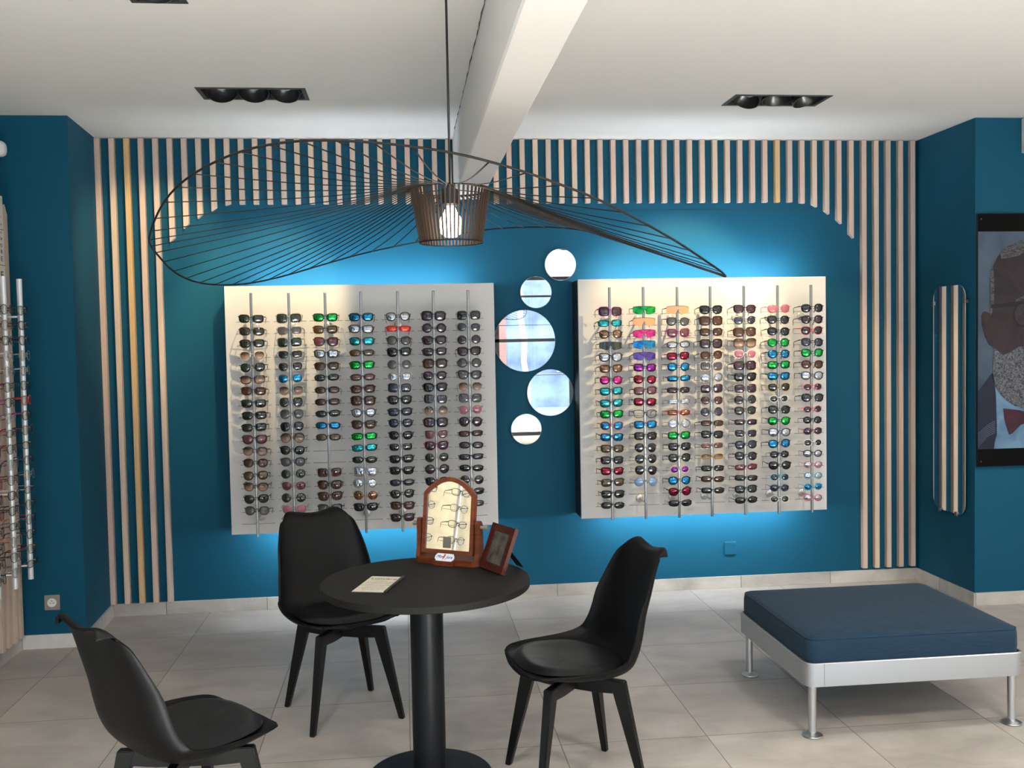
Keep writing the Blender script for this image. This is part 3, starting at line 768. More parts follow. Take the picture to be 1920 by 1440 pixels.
t = empty('pendant_lamp', (PX, PY, 1.96), label='black wire pendant lamp with a huge wavy hat brim, hanging over the table', cat='pendant lamp')
O = Vector((PX, PY, 1.96))
MPEN = pbr('pendant_black_fibre', (0.006, 0.0055, 0.0055, 1), .5, spec=.25)
MSTR = pbr('pendant_fibre_strand', (0.009, 0.008, 0.007, 1), .5, spec=.25)
MCAGE = pbr('pendant_cage_slat', (0.045, 0.028, 0.020, 1), .5, spec=.3)
bm = BM(); tube(bm, [ringp(2 * PI * k / 180) - O for k in range(180)], .0033, n=6, closed=True); obj('brim_ring', bm, MPEN, t)
bm = BM(); NS = 62
for k in range(NS):
    th = 2 * PI * (k + .35) / NS
    B = ringp(th) - O; A = Vector((.1405 * math.cos(th), .1405 * math.sin(th), .184))
    pts = []
    for i in range(9):
        u = i / 8; p = A.lerp(B, u); p.z -= .016 * math.sin(PI * u) * (1 - .4 * u); pts.append(p)
    tube(bm, pts, .0017, n=5, flat=1.7)
obj('brim_strands', bm, MSTR, t)
bm = BM(); NC = 54
for k in range(NC):
    a = 2 * PI * k / NC
    Mx = Matrix.Rotation(a, 4, 'Z')
    vs = []
    for (r_, z) in ((.1395, .184), (.1085, .003)):
        for dr in (0, .006):
            for w_ in (-.0027, .0027): vs.append(bm.verts.new(Mx @ Vector((r_ - dr, w_, z))))
    for q in ((0, 1, 5, 4), (2, 6, 7, 3), (0, 4, 6, 2), (1, 3, 7, 5)): bm.faces.new([vs[i] for i in q])
obj('cage_slats', bm, MCAGE, t)
for r_, z in ((.1405, .184), (.1085, .003)):
    bm = BM(); tube(bm, [(r_ * math.cos(2 * PI * k / 64), r_ * math.sin(2 * PI * k / 64), z) for k in range(64)], .0026, n=6, closed=True); obj('cage_ring', bm, MPEN, t)
bm = BM(); lathe(bm, [(0, .205), (.010, .205), (.014, .19), (.026, .186), (.030, .170), (.030, .135), (.022, .128), (0, .128)], n=24); obj('socket', bm, MBLACK, t, smooth=True, ang=40)
bm = BM()
for a in (.5, .5 + 2 * PI / 3, .5 + 4 * PI / 3): tube(bm, [(.012 * math.cos(a), .012 * math.sin(a), .186), (.139 * math.cos(a), .139 * math.sin(a), .184)], .0018, n=5)
obj('spider', bm, MPEN, t)
bm = BM(); lathe(bm, [(0, .020), (.018, .022), (.034, .034), (.042, .054), (.042, .070), (.034, .090), (.022, .108), (.015, .130)], n=28); obj('bulb', bm, MBULB, t, smooth=True)
bm = BM(); tube(bm, [(0, 0, .20), (-.0, 0, .905)], .0042, n=8); obj('cord', bm, MBLACK, t)

# ------------------------------------------------------------------ round table
t = empty('round_table', (.060, 3.650, 0), label='round black pedestal table in the middle, holding a mirror', cat='table')
bm = BM(); lathe(bm, [(0, .745), (.383, .745), (.385, .743), (.385, .722), (.383, .720), (0, .720)], n=96); obj('tabletop', bm, MTABLE, t, smooth=True, ang=30)
bm = BM(); lathe(bm, [(0, .720), (.09, .720), (.09, .712), (.061, .712), (.061, .02), (0, .02)], n=48); obj('pedestal', bm, MPOLE, t, smooth=True, ang=30)
bm = BM(); lathe(bm, [(0, 0), (.225, 0), (.232, .004), (.232, .012), (.226, .017), (.175, .020), (.170, .024), (.12, .026), (0, .026)], n=72); obj('base_plate', bm, MPOLE, t, smooth=True, ang=30)

# ------------------------------------------------------------------ chairs
def catmull(P, t_):
    n = len(P) - 1; u = t_ * n; i = min(int(u), n - 1); w = u - i
    def g(k): return P[max(0, min(n, k))]
    a, b_, c, d = g(i - 1), g(i), g(i + 1), g(i + 2)
    return [0.5 * (2 * q + (r_ - p) * w + (2 * p - 5 * q + 4 * r_ - s) * w * w + (-p + 3 * q - 3 * r_ + s) * w ** 3) for p, q, r_, s in zip(a, b_, c, d)]
# profile: y, z, half width, side lift (perpendicular), roundness
PRO = [(.232, .438, .120, .000), (.222, .450, .165, .004), (.185, .449, .205, .014), (.12, .437, .228, .030), (.04, .425, .238, .044), (-.05, .421, .240, .055), (-.12, .428, .238, .064),
       (-.168, .452, .232, .068), (-.197, .500, .224, .066), (-.214, .560, .217, .060), (-.230, .630, .208, .058), (-.248, .700, .198, .044), (-.266, .765, .182, .032), (-.280, .808, .168, .022),
       (-.289, .836, .156, .016), (-.297, .848, .146, .011), (-.307, .852, .140, .006), (-.314, .852, .134, .003)]
def chair_shell():
    bm = BM(); NV, NU = 46, 24
    grid = []
    for i in range(NV + 1):
        v = i / NV
        y, z, w, e = catmull(PRO, v)
        y2, z2, _, _ = catmull(PRO, min(1, v + .01)); y1, z1, _, _ = catmull(PRO, max(0, v - .01))
        ty, tz = y2 - y1, z2 - z1; L = math.hypot(ty, tz); ty /= L; tz /= L
        ny, nz = tz, -ty          # towards the sitter (up over seat, forward on back)
        row = []
        for j in range(NU + 1):
            u = -1 + 2 * j / NU
            lift = e * (abs(u) ** 2.6)
            x = w * math.sin(u * PI / 2 * .92) / math.sin(PI / 2 * .92)
            # top edge: two soft horns with a dip in the middle, curling backwards
            dz = 0; dy = 0
            if v > .74:
                k = min(1, (v - .74) / .16)
                dz = k * (.006 * math.exp(-((abs(u) - .62) / .35) ** 2) - .010 * math.exp(-(u / .40) ** 2) - .030 * max(0, abs(u) - .60) / .40 * max(0, abs(u) - .60) / .40)
                dy = -.010 * k * k
            if v < .12:
                k = 1 - v / .12
                dy -= .020 * k * abs(u) ** 2; 
            row.append(bm.verts.new((x, y + ny * lift + dy, z + nz * lift + dz)))
        grid.append(row)
    for i in range(NV):
        for j in range(NU):
            bm.faces.new((grid[i][j], grid[i][j + 1], grid[i + 1][j + 1], grid[i + 1][j])).smooth = True
    bmesh.ops.recalc_face_normals(bm, faces=bm.faces)
    if sum((f_.normal.z for f_ in bm.faces if f_.calc_center_median().z < .46)) < 0: bmesh.ops.reverse_faces(bm, faces=bm.faces)
    return bm
def make_chair():
    t = empty('shell_chair')
    bm = chair_shell()
    o = obj('seat_shell', bm, MCHAIR, t, smooth=True)
    md = o.modifiers.new('thick', 'SOLIDIFY'); md.thickness = .009; md.offset = -1
    md = o.modifiers.new('bev', 'BEVEL'); md.width = .003; md.segments = 2; md.limit_method = 'ANGLE'
    # pad
    bm = BM(); NR, NA = 10, 56
    def surf(x, y):
        best = min(((catmull(PRO, k / 120), k / 120) for k in range(0, 72)), key=lambda q: abs(q[0][0] - y))
        (yy_, z, w, e), v = best
        u = min(1, abs(x) / w); return z + e * (u ** 2.6)
    rings = []
    for i in range(NR + 1):
        u = i / NR; ring = []
        for k in range(NA):
            a = 2 * PI * k / NA; c, s = math.cos(a), math.sin(a); ex = 2.6
            x = .203 * u * (abs(c) ** (2 / ex)) * (1 if c > 0 else -1); y = .022 + .192 * u * (abs(s) ** (2 / ex)) * (1 if s > 0 else -1)
            if s < 0: x *= 1 - .10 * (-s) * u
            h = .028 * (1 - u ** 7) ** .5 if u < 1 else 0
            z = surf(x, y) + .003 + h
            ring.append(bm.verts.new((x, y, z)))
        rings.append(ring)
    for A, B in zip(rings[1:], rings[2:]):
        for k in range(NA): bm.faces.new((A[k], A[(k + 1) % NA], B[(k + 1) % NA], B[k])).smooth = True
    bmesh.ops.delete(bm, geom=rings[0][1:], context='VERTS')
    c0 = rings[0][0]
    for k in range(NA): bm.faces.new((c0, rings[1][k], rings[1][(k + 1) % NA])).smooth = True
    bmesh.ops.recalc_face_normals(bm, faces=bm.faces)
    obj('seat_pad', bm, MCUSH, t, smooth=True)
    # crossed beams under the seat and four splayed legs
    bm = BM(); lathe(bm, [(0, .385), (.075, .385), (.075, .413), (0, .413)], n=28); obj('swivel_plate', bm, MBLACK, t)
    for k in range(2):
        Mx = Matrix.Rotation(PI / 4 + k * PI / 2, 4, 'Z')
        bm = BM(); z0 = .345 - .000 * k
        prism(bm, [(-.196, .392), (-.185, .350), (-.09, .342), (.09, .342), (.185, .350), (.196, .392), (.16, .396), (-.16, .396)], -.014 + .0, .014, M=Mx)
        bmesh.ops.recalc_face_normals(bm, faces=bm.faces)
        bmesh.ops.bevel(bm, geom=list(bm.edges), offset=.0015, segments=1, affect='EDGES')
        obj('cross_beam', bm, MLEG, t)
    for k in range(4):
        Mx = Matrix.Rotation(PI / 4 + k * PI / 2, 4, 'Z')
        bm = BM()
        prof = [(.150, .396), (.206, .396), (.2905, .000), (.268, .000)]
        prism(bm, prof, -.0165, .0165, M=Mx)
        bmesh.ops.recalc_face_normals(bm, faces=bm.faces)
        for v in bm.verts:
            if v.co.z < .01:  # taper in the other direction too
                q = Mx.inverted() @ v.co; q.y *= .70; v.co = Mx @ q
        bmesh.ops.bevel(bm, geom=list(bm.edges), offset=.003, segments=2, affect='EDGES')
        obj('leg', bm, MLEG, t)
    return t
ch0 = make_chair()
def chair(first, x, y, dx, dy, label, swivel=0.0):
    if first: t = ch0
    else:
        t = ch0.copy(); C.objects.link(t)
        for q in ch0.children:
            c = q.copy(); C.objects.link(c); c.parent = t
    t.location = (x, y, 0); t.rotation_euler = (0, 0, math.atan2(dy, dx) - PI / 2)
    for q in t.children:
        if q.name.startswith(('seat_shell', 'seat_pad')): q.rotation_euler = (0, 0, swivel)
    tag(t, label, 'chair', 'black shell chairs round the table')
chair(True, -.301, 4.366, .367, -.93, 'black shell chair behind the table, in front of the left sunglass board', .08)
chair(False, .590, 3.560, -.98, -.17, 'black shell chair to the right of the table, facing it')
chair(False, -.69, 3.08, .76, .65, 'black shell chair at the lower left, seen from behind')

# ------------------------------------------------------------------ ottoman bench
BX0, BX1, BY0, BY1 = 1.568, 2.505, 3.765, 4.580
t = empty('upholstered_bench', ((BX0 + BX1) / 2, (BY0 + BY1) / 2, 0), label='low square bench with a dark blue cushion on an aluminium frame, at the right', cat='bench')
hx, hy = (BX1 - BX0) / 2, (BY1 - BY0) / 2
def rr_loop(hx, hy, r_, n=8):
    L = []
    for cx, cy, a0 in ((hx - r_, hy - r_, 0), (-hx + r_, hy - r_, 90), (-hx + r_, -hy + r_, 180), (hx - r_, -hy + r_, 270)):
        for k in range(n + 1):
            a = math.radians(a0 + 90 * k / n); L.append((cx + r_ * math.cos(a), cy + r_ * math.sin(a)))
    return L
bm = BM()
rings = []
for (ins, z) in ((0, .212), (0, .304), (.003, .307), (.010, .307), (.012, .300), (.012, .245)):
    rings.append([bm.verts.new((x, y, z)) for x, y in rr_loop(hx - ins, hy - ins, .045 - ins)])
rings.append([bm.verts.new((x, y, .212)) for x, y in rr_loop(hx - .012, hy - .012, .033)])
n = len(rings[0])
for A, B in zip(rings, rings[1:] + rings[:1]):
    for k in range(n): bm.faces.new((A[k], A[(k + 1) % n], B[(k + 1) % n], B[k])).smooth = True
box(bm, -hx + .013, hx - .013, -hy + .013, hy - .013, .240, .252)
bmesh.ops.recalc_face_normals(bm, faces=bm.faces)
obj('frame', bm, MALU, t, smooth=True, ang=30)
bm = BM()
for x in (-hx + .075,): box(bm, x - .0006, x + .0006, -hy - .0004, -hy + .004, .213, .305)
obj('corner_joint', bm, MBLACK, t)
for sx in (-1, 1):
    for sy in (-1, 1):
        bm = BM(); c = (sx * (hx - .040), sy * (hy - .038))
        lathe(bm, [(0, .212), (.0175, .212), (.0155, .02), (.016, .016), (.020, .012)], n=24, c=c)
        lg = obj('leg', bm, MALUL, t, smooth=True, ang=40)
        bm = BM(); lathe(bm, [(0, 0), (.036, 0), (.041, .004), (.040, .007), (.028, .012), (.018, .018), (0, .018)], n=32, c=c); obj('foot', bm, MALUL, lg, smooth=True, ang=40)
# cushion
bm = BM()
Z0, Z1 = .262, .412; NX = 40
rings = []
prof = [(.02, Z0), (.006, Z0 + .006), (.004, Z0 + .03), (.0, .33), (.001, .375), (.004, .392), (.014, .404), (.026, .407)]
rc = random.Random(2)
for ins, z in prof: rings.append([bm.verts.new((x, y, z)) for x, y in rr_loop(hx - .010 - ins, hy - .010 - ins, max(.05 - ins, .02), 7)])
n = len(rings[0])
for A, B in zip(rings, rings[1:]):
    for k in range(n): bm.faces.new((A[k], A[(k + 1) % n], B[(k + 1) % n], B[k])).smooth = True
prev = rings[-1]
for s_, dz in ((.97, .003), (.90, .007), (.78, .011), (.6, .014), (.35, .016)):
    cur = [bm.verts.new((v.co.x * s_ if s_ else 0, v.co.y * s_, .407 + dz)) for v in rings[-1]]
    for k in range(n): bm.faces.new((prev[k], prev[(k + 1) % n], cur[(k + 1) % n], cur[k])).smooth = True
    prev = cur
bm.faces.new(prev).smooth = True
bm.faces.new(rings[0][::-1])
bmesh.ops.recalc_face_normals(bm, faces=bm.faces)
cu = obj('cushion', bm, MFAB, t, smooth=True)
bm = BM(); tube(bm, [(x, y, .398) for x, y in rr_loop(hx - .0175, hy - .0175, .04, 6)], .0028, n=6, closed=True); obj('piping', bm, MFAB, cu)

# ------------------------------------------------------------------ mirror on the table
ax = Vector((.85, -.525, 0)).normalized()
base_c = Vector((.138, 3.872, .745)) + Vector((.525, .85, 0)).normalized() * .045
rz = math.atan2(ax.y, ax.x)
t = empty('table_mirror', tuple(base_c), rz, label='wooden arched tilting mirror standing on the back of the round table', cat='mirror')
t.scale = (1.03, 1.0, 1.09)
bm = BM()
def octo(hx, hy, c): return [(-hx + c, -hy), (hx - c, -hy), (hx, -hy + c), (hx, hy), (-hx, hy), (-hx, -hy + c)]
def slab(bm, poly, z0, z1, mi=0):
    A = [bm.verts.new((x, y, z0)) for x, y in poly]; B = [bm.verts.new((x, y, z1)) for x, y in poly]; n = len(A)
    bm.faces.new(A[::-1]); bm.faces.new(B)
    for k in range(n): bm.faces.new((A[k], A[(k + 1) % n], B[(k + 1) % n], B[k]))
slab(bm, octo(.137, .045, .02), 0, .022)
bmesh.ops.bevel(bm, geom=list(bm.edges), offset=.0015, segments=2, affect='EDGES')
obj('base', bm, MREDW, t)
for s in (-1, 1):
    bm = BM()
    Mp = Matrix.Translation((s * .1275, 0, 0)) @ Matrix.Rotation(-PI / 2, 4, 'Z')
    prism(bm, [(-.030, .022), (.030, .022), (.020, .05), (.016, .11), (.016, .150), (.010, .160), (-.010, .160), (-.018, .150), (-.020, .10), (-.026, .05)], -.0095, .0095, M=Mp)
    bmesh.ops.recalc_face_normals(bm, faces=bm.faces); bmesh.ops.bevel(bm, geom=list(bm.edges), offset=.002, segments=2, affect='EDGES')
    obj('side_post', bm, MREDW, t)
bm = BM(); lathe(bm, [(0, 0), (.006, 0), (.006, .012), (.0085, .013), (.009, .030), (0, .031)], n=16, M=Matrix.Translation((.137, 0, .138)) @ Matrix.Rotation(PI / 2, 4, 'Y')); obj('knob', bm, pbr('grey_knob', (.35, .33, .30, 1), .35, metal=.5), t, smooth=True, ang=40)
bm = BM(); lathe(bm, [(0, 0), (.006, 0), (.006, .012), (.0085, .013), (.009, .022), (0, .023)], n=16, M=Matrix.Translation((-.137, 0, .138)) @ Matrix.Rotation(-PI / 2, 4, 'Y')); obj('knob', bm, pbr('grey_knob_left', (.35, .33, .30, 1), .35, metal=.5), t, smooth=True, ang=40)
# arched frame
def arch(w, z0, zs, rise, n=22):
    L = [(-w, z0), (w, z0), (w, zs)]
    for k in range(1, n):
        u = 1 - 2 * k / n; L.append((w * u, zs + rise * (1 - u * u) ** .92))
    L.append((-w, zs)); return L
t2m = Matrix.Rotation(-.150, 4, 'X')
Mt = Matrix.Translation((0, 0, .150)) @ t2m @ Matrix.Translation((0, 0, -.150))
out_, in_ = arch(.112, .034, .252, .060), arch(.0965, .049, .244, .052)
bm = BM(); n = len(out_)
loops = []
for (pl, y) in ((out_, -.010), (out_, .012), (in_, .012), (in_, -.010)):
    loops.append([bm.verts.new(Mt @ Vector((x, y, z))) for x, z in pl])
for A, B in zip(loops, loops[1:] + loops[:1]):
    for k in range(n): bm.faces.new((A[k], A[(k + 1) % n], B[(k + 1) % n], B[k]))
bmesh.ops.recalc_face_normals(bm, faces=bm.faces)
fr_ = obj('mirror_frame', bm, MREDW, t)
bm = BM(); bm.faces.new([bm.verts.new(Mt @ Vector((x, -.004, z))) for x, z in in_]); obj('glass', bm, MMIRROR, fr_)
bm = BM(); bm.faces.new([bm.verts.new(Mt @ Vector((x, .009, z))) for x, z in in_]); obj('back_panel', bm, MREDD, fr_)
bm = BM(); box(bm, -.020, .014, -.0052, -.0046, .056, .096, M=Mt); obj('grey_sticker', bm, pbr('grey_film', (.17, .16, .13, 1), .5), fr_)
# little plaque with script on the base
bl = obj('plaque_block', (lambda b_: (slab(b_, [(-.043, -.058), (.043, -.058), (.043, -.040), (-.043, -.040)], 0, .016), b_)[1])(BM()), MREDW, t)
bm = BM(); Mq = Matrix.Translation((0, -.052, .016)) @ Matrix.Rotation(-.75, 4, 'X')
oc = [(-.041, .010), (-.032, 0), (.032, 0), (.041, .010), (.041, .020), (.034, .031), (-.034, .031), (-.041, .020)]
prism(bm, oc, -.002, .002, M=Mq); bmesh.ops.recalc_face_normals(bm, faces=bm.faces)
pq = obj('plaque', bm, pbr('white_enamel', (.80, .86, .92, 1), .25), t)
MBI = pbr('blue_ink', (.02, .08, .30, 1), .5); MRI = pbr('red_ink', (.60, .02, .05, 1), .5)
Me = Mq @ Matrix.Translation((0, -.0026, 0))
rotp = Me.to_euler()
def on_plaque(body, sz, m, x, z):
    o = text_obj(body, sz, m, pq, (0, 0, 0), (0, 0, 0), shear=.5)
    o.matrix_local = Me @ Matrix.Translation((x, 0, z)) @ Matrix.Rotation(PI / 2, 4, 'X')
on_plaque('Mon', .017, MBI, -.020, .017); on_plaque('Jura', .017, MBI, .020, .016)
bm = BM(); prism(bm, [(.004, .028), (-.004, .028), (-.003, .018), (-.006, .018), (-.005, .004), (.003, .020), (.001, .020)], -.0006, 0, M=Me); bmesh.ops.recalc_face_normals(bm, faces=bm.faces); obj('red_mark', bm, MRI, pq)

# ------------------------------------------------------------------ photo frame
pa, pb_ = Vector((.276, 3.812, .747)), Vector((.347, 3.655, .747))
dv = pb_ - pa; rz = math.atan2(dv.y, dv.x); mid = (pa + pb_) / 2; w = dv.length / 2
t = empty('picture_frame', tuple(mid), rz, label='dark wooden picture frame leaning back on its strut beside the table mirror', cat='picture frame')
Mf = Matrix.Rotation(-.38, 4, 'X'); H = .178
bm = BM(); fwid = .028
for a in ((-w, w, 0, fwid), (-w, w, H - fwid, H), (-w, -w + fwid, fwid, H - fwid), (w - fwid, w, fwid, H - fwid)):
    box(bm, a[0], a[1], -.008, .008, a[2], a[3], M=Mf)
obj('frame', bm, MREDD, t)
MPIC = pbr('murky_picture', (.10, .095, .075, 1), .18, noise=.6, nscale=22)
bm = BM(); box(bm, -w + fwid, w - fwid, -.002, .004, fwid, H - fwid, M=Mf); obj('picture', bm, MPIC, t)
bm = BM(); box(bm, -.022, .022, .0085, .011, .004, H - .02, M=Mf)
top = Mf @ Vector((0, .0105, H * .62))
quad(bm, [(-.02, top.y, top.z), (.02, top.y, top.z), (.026, top.y + .075, .0), (-.026, top.y + .075, 0)]); quad(bm, [(.02, top.y + .002, top.z), (-.02, top.y + .002, top.z), (-.026, top.y + .078, 0), (.026, top.y + .078, 0)])
obj('strut', bm, MBLACK, t)

# ------------------------------------------------------------------ leaflet on the table
A_, B_, C_, D_ = Vector((-.132, 3.725, 0)), Vector((-.013, 3.690, 0)), Vector((-.095, 3.466, 0)), Vector((-.214, 3.510, 0))
cen = (A_ + B_ + C_ + D_) / 4; dv = B_ - A_; rz = math.atan2(dv.y, dv.x)
t = empty('leaflet_holder', (cen.x, cen.y, .745), rz, label='cream printed card in a clear flat holder, lying on the left of the round table', cat='leaflet')
w = dv.length / 2; h = (A_ - D_).length / 2
bm = BM(); box(bm, -w, w, -h, h, 0, .003, bev=.0008); obj('holder', bm, pbr('acrylic_grey', (.05, .05, .055, 1), .15), t)
bm = BM(); box(bm, -w + .002, w - .004, -h + .004, h - .002, .003, .0042); cd = obj('card', bm, pbr('cream_paper', (.62, .56, .46, 1), .5, noise=.08, nscale=60), t)
bm = BM(); tube(bm, [(w, -h, .005), (w, h, .005)], .005, n=8); obj('spine', bm, MBLACK, t)
text_obj('Lumière', .030, MINK, cd, (.0, h - .040, .0043), (0, 0, 0), ext=.0001)
MGR = pbr('grey_ink', (.22, .19, .16, 1), .6)
for k, s_ in enumerate(('les verres', 'traitement anti reflets', 'une vision plus claire', 'un confort au quotidien', 'pour vos yeux', 'demandez conseil', 'votre opticien')):
    text_obj(s_, .012, MGR, cd, (0, h - .070 - k * .021, .0043), (0, 0, 0), ext=.0001)

MBAND = pbr('black_print_band', (0.002, 0.002, 0.002, 1), 0.6, spec=0.08)
# ------------------------------------------------------------------ portrait poster on the right wall
PXL, PXR, PZ0, PZ1 = 3.335, 4.30, .830, 2.307
t = empty('portrait_poster', (PXL, YR, PZ0), label='backlit-frame poster of a bearded man in glasses and bow tie, at the right edge', cat='poster')
W_, H_ = PXR - PXL, PZ1 - PZ0
bm = BM(); box(bm, 0, W_, -.022, -.002, 0, H_); obj('backing', bm, MBLACK, t)
bm = BM(); box(bm, 0, W_, -.026, -.022, H_ - .103, H_); obj('black_band', bm, MBAND, t)
bm = BM(); box(bm, 0, W_, -.026, -.022, 0, .103); obj('black_band', bm, MBAND, t)
bm = BM()
for z in (.03, H_ - .03): lathe(bm, [(0, 0), (.004, 0), (.003, .002), (0, .003)], n=10, M=Matrix.Translation((.018, -.026, z)) @ Matrix.Rotation(PI / 2, 4, 'X'))
obj('screw', bm, MCHROME, t)
mats = {}
def pm(n_, c1, c2=None, sc_=60, stretch=(1, 1, 1)):
    c2 = c2 or c1
    m, nt, b = nm('print_' + n_)
    tc = nt.nodes.new('ShaderNodeTexCoord'); mp = nt.nodes.new('ShaderNodeMapping'); mp.inputs['Scale'].default_value = stretch; nt.links.new(tc.outputs['Object'], mp.inputs['Vector'])
    no = nt.nodes.new('ShaderNodeTexNoise'); no.inputs['Scale'].default_value = sc_; no.inputs['Detail'].default_value = 7; no.inputs['Distortion'].default_value = 1.2; nt.links.new(mp.outputs[0], no.inputs['Vector'])
    r = nt.nodes.new('ShaderNodeValToRGB'); r.color_ramp.elements[0].position = .38; r.color_ramp.elements[1].position = .62
    r.color_ramp.elements[0].color = c1; r.color_ramp.elements[1].color = c2
    nt.links.new(no.outputs['Fac'], r.inputs['Fac']); nt.links.new(r.outputs['Color'], b.inputs['Base Color']); b.inputs['Roughness'].default_value = .3; b.inputs['Specular IOR Level'].default_value = .3
    return m
PM = [pm('backdrop', rgb(46, 60, 78), rgb(68, 84, 102), 3), pm('skin', rgb(28, 21, 27), rgb(44, 32, 40), 5), pm('ear', rgb(32, 20, 27), rgb(46, 30, 36), 9), pm('hair', rgb(34, 34, 40), rgb(84, 84, 92), 40, (1, 1, 3)),
      pm('beard', rgb(34, 36, 46), rgb(100, 103, 110), 80), pm('suit', rgb(10, 16, 34), rgb(16, 26, 48), 8), pm('shirt', rgb(70, 102, 130), rgb(98, 130, 156), 6), pm('bow_tie', rgb(44, 14, 32), rgb(64, 22, 42), 6),
      pm('spectacles', rgb(14, 10, 16)), pm('pinstripe', rgb(70, 82, 104)), pm('lens_glint', rgb(50, 42, 52), rgb(34, 26, 34), 30)]
bm = BM(); lay = [0]
def shape(pts, mi):
    lay[0] += 1
    y = -.0225 - .0002 * lay[0]
    bm.faces.new([bm.verts.new((x, y, z)) for x, z in pts]).material_index = mi
# pixel -> poster metres: 92 px = .27 m ; px 1828 -> 0 ; py 875 -> 0
def Q(*pp): return [(max(0.001, min(W_ - .001, (x - 1828) * .002960 + .0)), (875 - y) * .003118) for x, y in pp]
shape([(0.001, .103), (W_ - .001, .103), (W_ - .001, H_ - .103), (0.001, H_ - .103)], 0)
def mir(pts, cx=1962): return pts + [(2 * cx - x, y) for x, y in pts[::-1]]
shape(Q(*mir([(1828, 733), (1845, 715), (1856, 700), (1866, 725), (1880, 790), (1890, 842)])), 5)
shape(Q((1828, 733), (1857, 700), (1864, 725), (1868, 770), (1868, 842), (1828, 842)), 5)
shape(Q(*mir([(1858, 690), (1866, 740), (1868, 800), (1862, 842)])), 6)
shape(Q((1828, 733), (1856, 703), (1866, 745), (1868, 815), (1860, 842), (1828, 842)), 5)
for k in range(7):
    shape(Q((1828, 812 + k * 4), (1850, 795 + k * 3.4), (1864, 789 + k * 3.6), (1864, 790.4 + k * 3.6), (1850, 796.4 + k * 3.4), (1828, 813.4 + k * 4)), 9)
shape(Q((1844, 583), (1838, 584), (1834, 592), (1836, 608), (1842, 630), (1850, 645), (1858, 650), (1862, 640), (1860, 590)), 2)
shape(Q(*mir([(1853, 530), (1856, 504), (1866, 486), (1884, 468), (1905, 460), (1925, 452), (1850 + 112, 446)])) if 0 else Q((1858, 650), (1853, 600), (1852, 530), (1855, 505), (1868, 482), (1890, 462), (1925, 452), (1962, 448), (1999, 452), (2034, 462), (2056, 482), (2069, 505), (2072, 530), (2071, 600), (2066, 650), (2030, 700), (1962, 730), (1894, 700)), 1)
shape(Q((1874, 476), (1880, 468), (1895, 462), (1915, 452), (1940, 446), (1962, 444), (2000, 450), (2040, 466), (2050, 478), (2010, 474), (1970, 470), (1930, 470), (1912, 480), (1890, 484), (1876, 486)), 3)
shape(Q((1853, 512), (1858, 498), (1861, 520), (1861, 560), (1856, 590), (1853, 590)), 3)
shape(Q((1862, 652), (1858, 690), (1864, 725), (1880, 745), (1905, 762), (1940, 772), (1962, 775), (1984, 772), (2019, 762), (2044, 745), (2060, 725), (2066, 690), (2062, 652), (2040, 665), (2010, 648), (1962, 655), (1915, 650), (1895, 660), (1880, 666)), 4)
shape(Q((1881, 766), (1883, 786), (1893, 816), (1900, 814), (1918, 798), (1950, 790), (1974, 790), (2006, 798), (2024, 814), (2031, 816), (2041, 786), (2043, 766), (2010, 770), (1974, 780), (1950, 780), (1914, 770)), 7)
shape(Q((1854, 571), (1900, 566), (1962, 566), (1962, 572), (1900, 574), (1870, 577), (1854, 577)), 8)
for s_ in (0, 1):
    c_ = 1922 if not s_ else 2002
    o_ = [(c_ + 22 * math.cos(a) * 1.0, 590 - 24 * math.sin(a)) for a in [2 * PI * k / 20 for k in range(20)]]
    shape(Q(*o_), 8); o_ = [(c_ + 18 * math.cos(a), 590 - 20 * math.sin(a)) for a in [2 * PI * k / 20 for k in range(20)]]
    shape(Q(*o_), 10)
    shape(Q((c_ - 16, 562), (c_, 555), (c_ + 14, 558), (c_ + 14, 562), (c_, 560), (c_ - 16, 567)), 3)
bmesh.ops.recalc_face_normals(bm, faces=bm.faces)
for f_ in bm.faces:
    if f_.normal.y > 0: f_.normal_flip()
obj('printed_portrait', bm, PM, t)

# ------------------------------------------------------------------ small wall fittings
t = empty('wall_socket', (-1.928, YL, .250), label='grey square power socket on the left wall above the white skirting', cat='socket')
bm = BM(); box(bm, -.040, .040, -.008, 0, -.041, .041, bev=.002); obj('plate', bm, pbr('taupe_plate', (.28, .255, .23, 1), .4), t)
bm = BM(); lathe(bm, [(.024, .008), (.024, .011), (.019, .012), (.018, .009), (0, .009)], n=28, M=Matrix.Rotation(PI / 2, 4, 'X')); obj('insert', bm, MWHITE, t, smooth=True, ang=30)
bm = BM()
for x, z in ((-.0085, -.002), (.0085, -.002), (0, .009)): lathe(bm, [(0, .0091), (.0025, .0091), (.0025, .0115), (0, .0115)], n=10, M=Matrix.Translation((x, 0, z)) @ Matrix.Rotation(PI / 2, 4, 'X'))
obj('hole', bm, MBLACK, t)
t = empty('socket_cover', (2.062, YW, .258), label='blue-painted square socket cover on the back wall, left of the bench', cat='socket')
bm = BM(); box(bm, -.039, .039, -.010, 0, -.043, .043, bev=.003); box(bm, -.036, .036, -.0125, -.010, .022, .040, bev=.001); obj('plate', bm, MW, t)
t = empty('motion_sensor', (-2.085, 5.50, 2.675), label='white rounded motion sensor high in the left corner', cat='sensor')
bm = BM(); bmesh.ops.create_uvsphere(bm, u_segments=20, v_segments=14, radius=1)
for v in bm.verts:
    q = v.co; v.co = Vector((math.copysign(abs(q.x) ** .7, q.x) * .040, math.copysign(abs(q.y) ** .7, q.y) * .035, math.copysign(abs(q.z) ** .75, q.z) * .042 * (1 if q.z > 0 else 1)))
obj('housing', bm, MWHITE, t, smooth=True)
bm = BM(); box(bm, -.012, .012, .028, .073, -.02, .02); obj('bracket', bm, MWHITE, t)
t = empty('wall_unit', (3.80, YR, 2.66), label='white box on the wall at the top right corner of the picture', cat='wall unit')
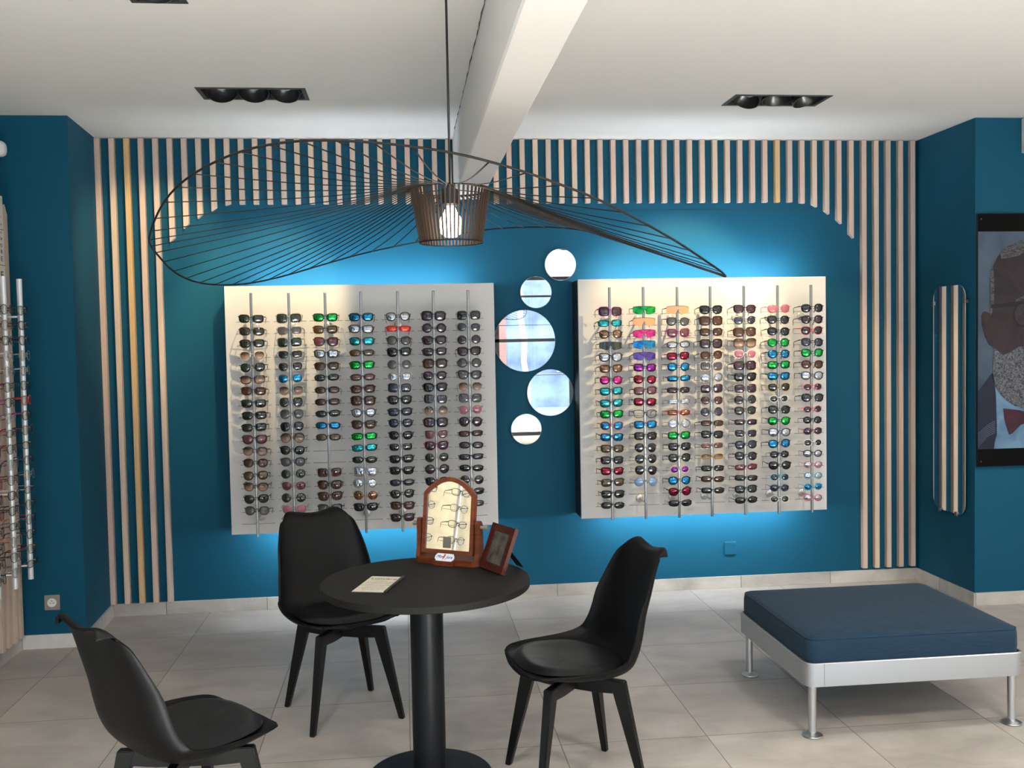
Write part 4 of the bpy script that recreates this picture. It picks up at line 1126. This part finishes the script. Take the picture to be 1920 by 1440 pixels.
bm = BM(); box(bm, -.185, .35, -.14, 0, 0, .20, bev=.004); obj('casing', bm, MWHITE, t)

# ------------------------------------------------------------------ lights
def spot(x, y, z, tx, ty, tz, power, col, size, blend=.6, rad=.02):
    l = bpy.data.lights.new('spot', 'SPOT'); l.energy = power; l.color = col; l.spot_size = math.radians(size); l.spot_blend = blend; l.shadow_soft_size = rad
    o = bpy.data.objects.new('spot_light', l); C.objects.link(o); o.location = (x, y, z)
    o.rotation_euler = (Vector((tx, ty, tz)) - Vector((x, y, z))).to_track_quat('-Z', 'Y').to_euler()
    return o
WARM = (1.0, .76, .42)
spot(-.55, 5.03, 2.80, -.78, 5.96, 1.95, 85, WARM, 46, .5, .012)
spot(-.86, 5.03, 2.80, -1.55, 6.13, 2.05, 60, WARM, 50, .7, .012)
spot(1.98, 4.98, 2.80, 1.75, 5.96, 1.85, 110, WARM, 54, .5, .010)
spot(2.15, 5.06, 2.80, 2.45, 5.96, 1.60, 50, WARM, 48, .6, .010)
spot(-.85, 3.62, 2.80, -2.0, 2.6, 1.1, 120, (1, .84, .60), 60, .8, .02)
for h in HOLES[3:]:
    x, y = (h[0] + h[1]) / 2, (h[2] + h[3]) / 2
    spot(x, y, 2.78, x, y + .3, 0, 95, (1, .94, .86), 150, .7, .10)  # wide beams of the added out-of-view fixtures, brightening the interior
sl = bpy.data.lights.new('sun', 'SUN'); sl.energy = 85; sl.angle = .02; sl.color = (1, .97, .93)
so = bpy.data.objects.new('sun_light', sl); C.objects.link(so); so.rotation_euler = Vector((-.26, 1, -.50)).to_track_quat('-Z', 'Y').to_euler()
# portal at the shop front
pl_ = bpy.data.lights.new('portal', 'AREA'); pl_.shape = 'RECTANGLE'; pl_.size = XRR - XLL; pl_.size_y = WZ1 - WZ0; pl_.cycles.is_portal = True
po = bpy.data.objects.new('window_portal', pl_); C.objects.link(po); po.location = ((XLL + XRR) / 2, YF - .14, (WZ0 + WZ1) / 2); po.rotation_euler = (PI / 2, 0, 0)
w = bpy.data.worlds.new('sky'); sc.world = w; w.use_nodes = True
bg = w.node_tree.nodes['Background']; bg.inputs['Color'].default_value = (0.72, 0.86, 1.0, 1); bg.inputs['Strength'].default_value = 3.0

# ------------------------------------------------------------------ view
vs = sc.view_settings
vs.view_transform = 'Standard'; vs.look = 'None'; vs.exposure = 0.43; vs.gamma = 1.0; vs.use_curve_mapping = False
sc.cycles.use_denoising = True
sc.cycles.max_bounces = 8; sc.cycles.diffuse_bounces = 5; sc.cycles.glossy_bounces = 5; sc.cycles.transparent_max_bounces = 12
sc.cycles.sample_clamp_indirect = 4.0
sc.cycles.caustics_reflective = False; sc.cycles.caustics_refractive = False
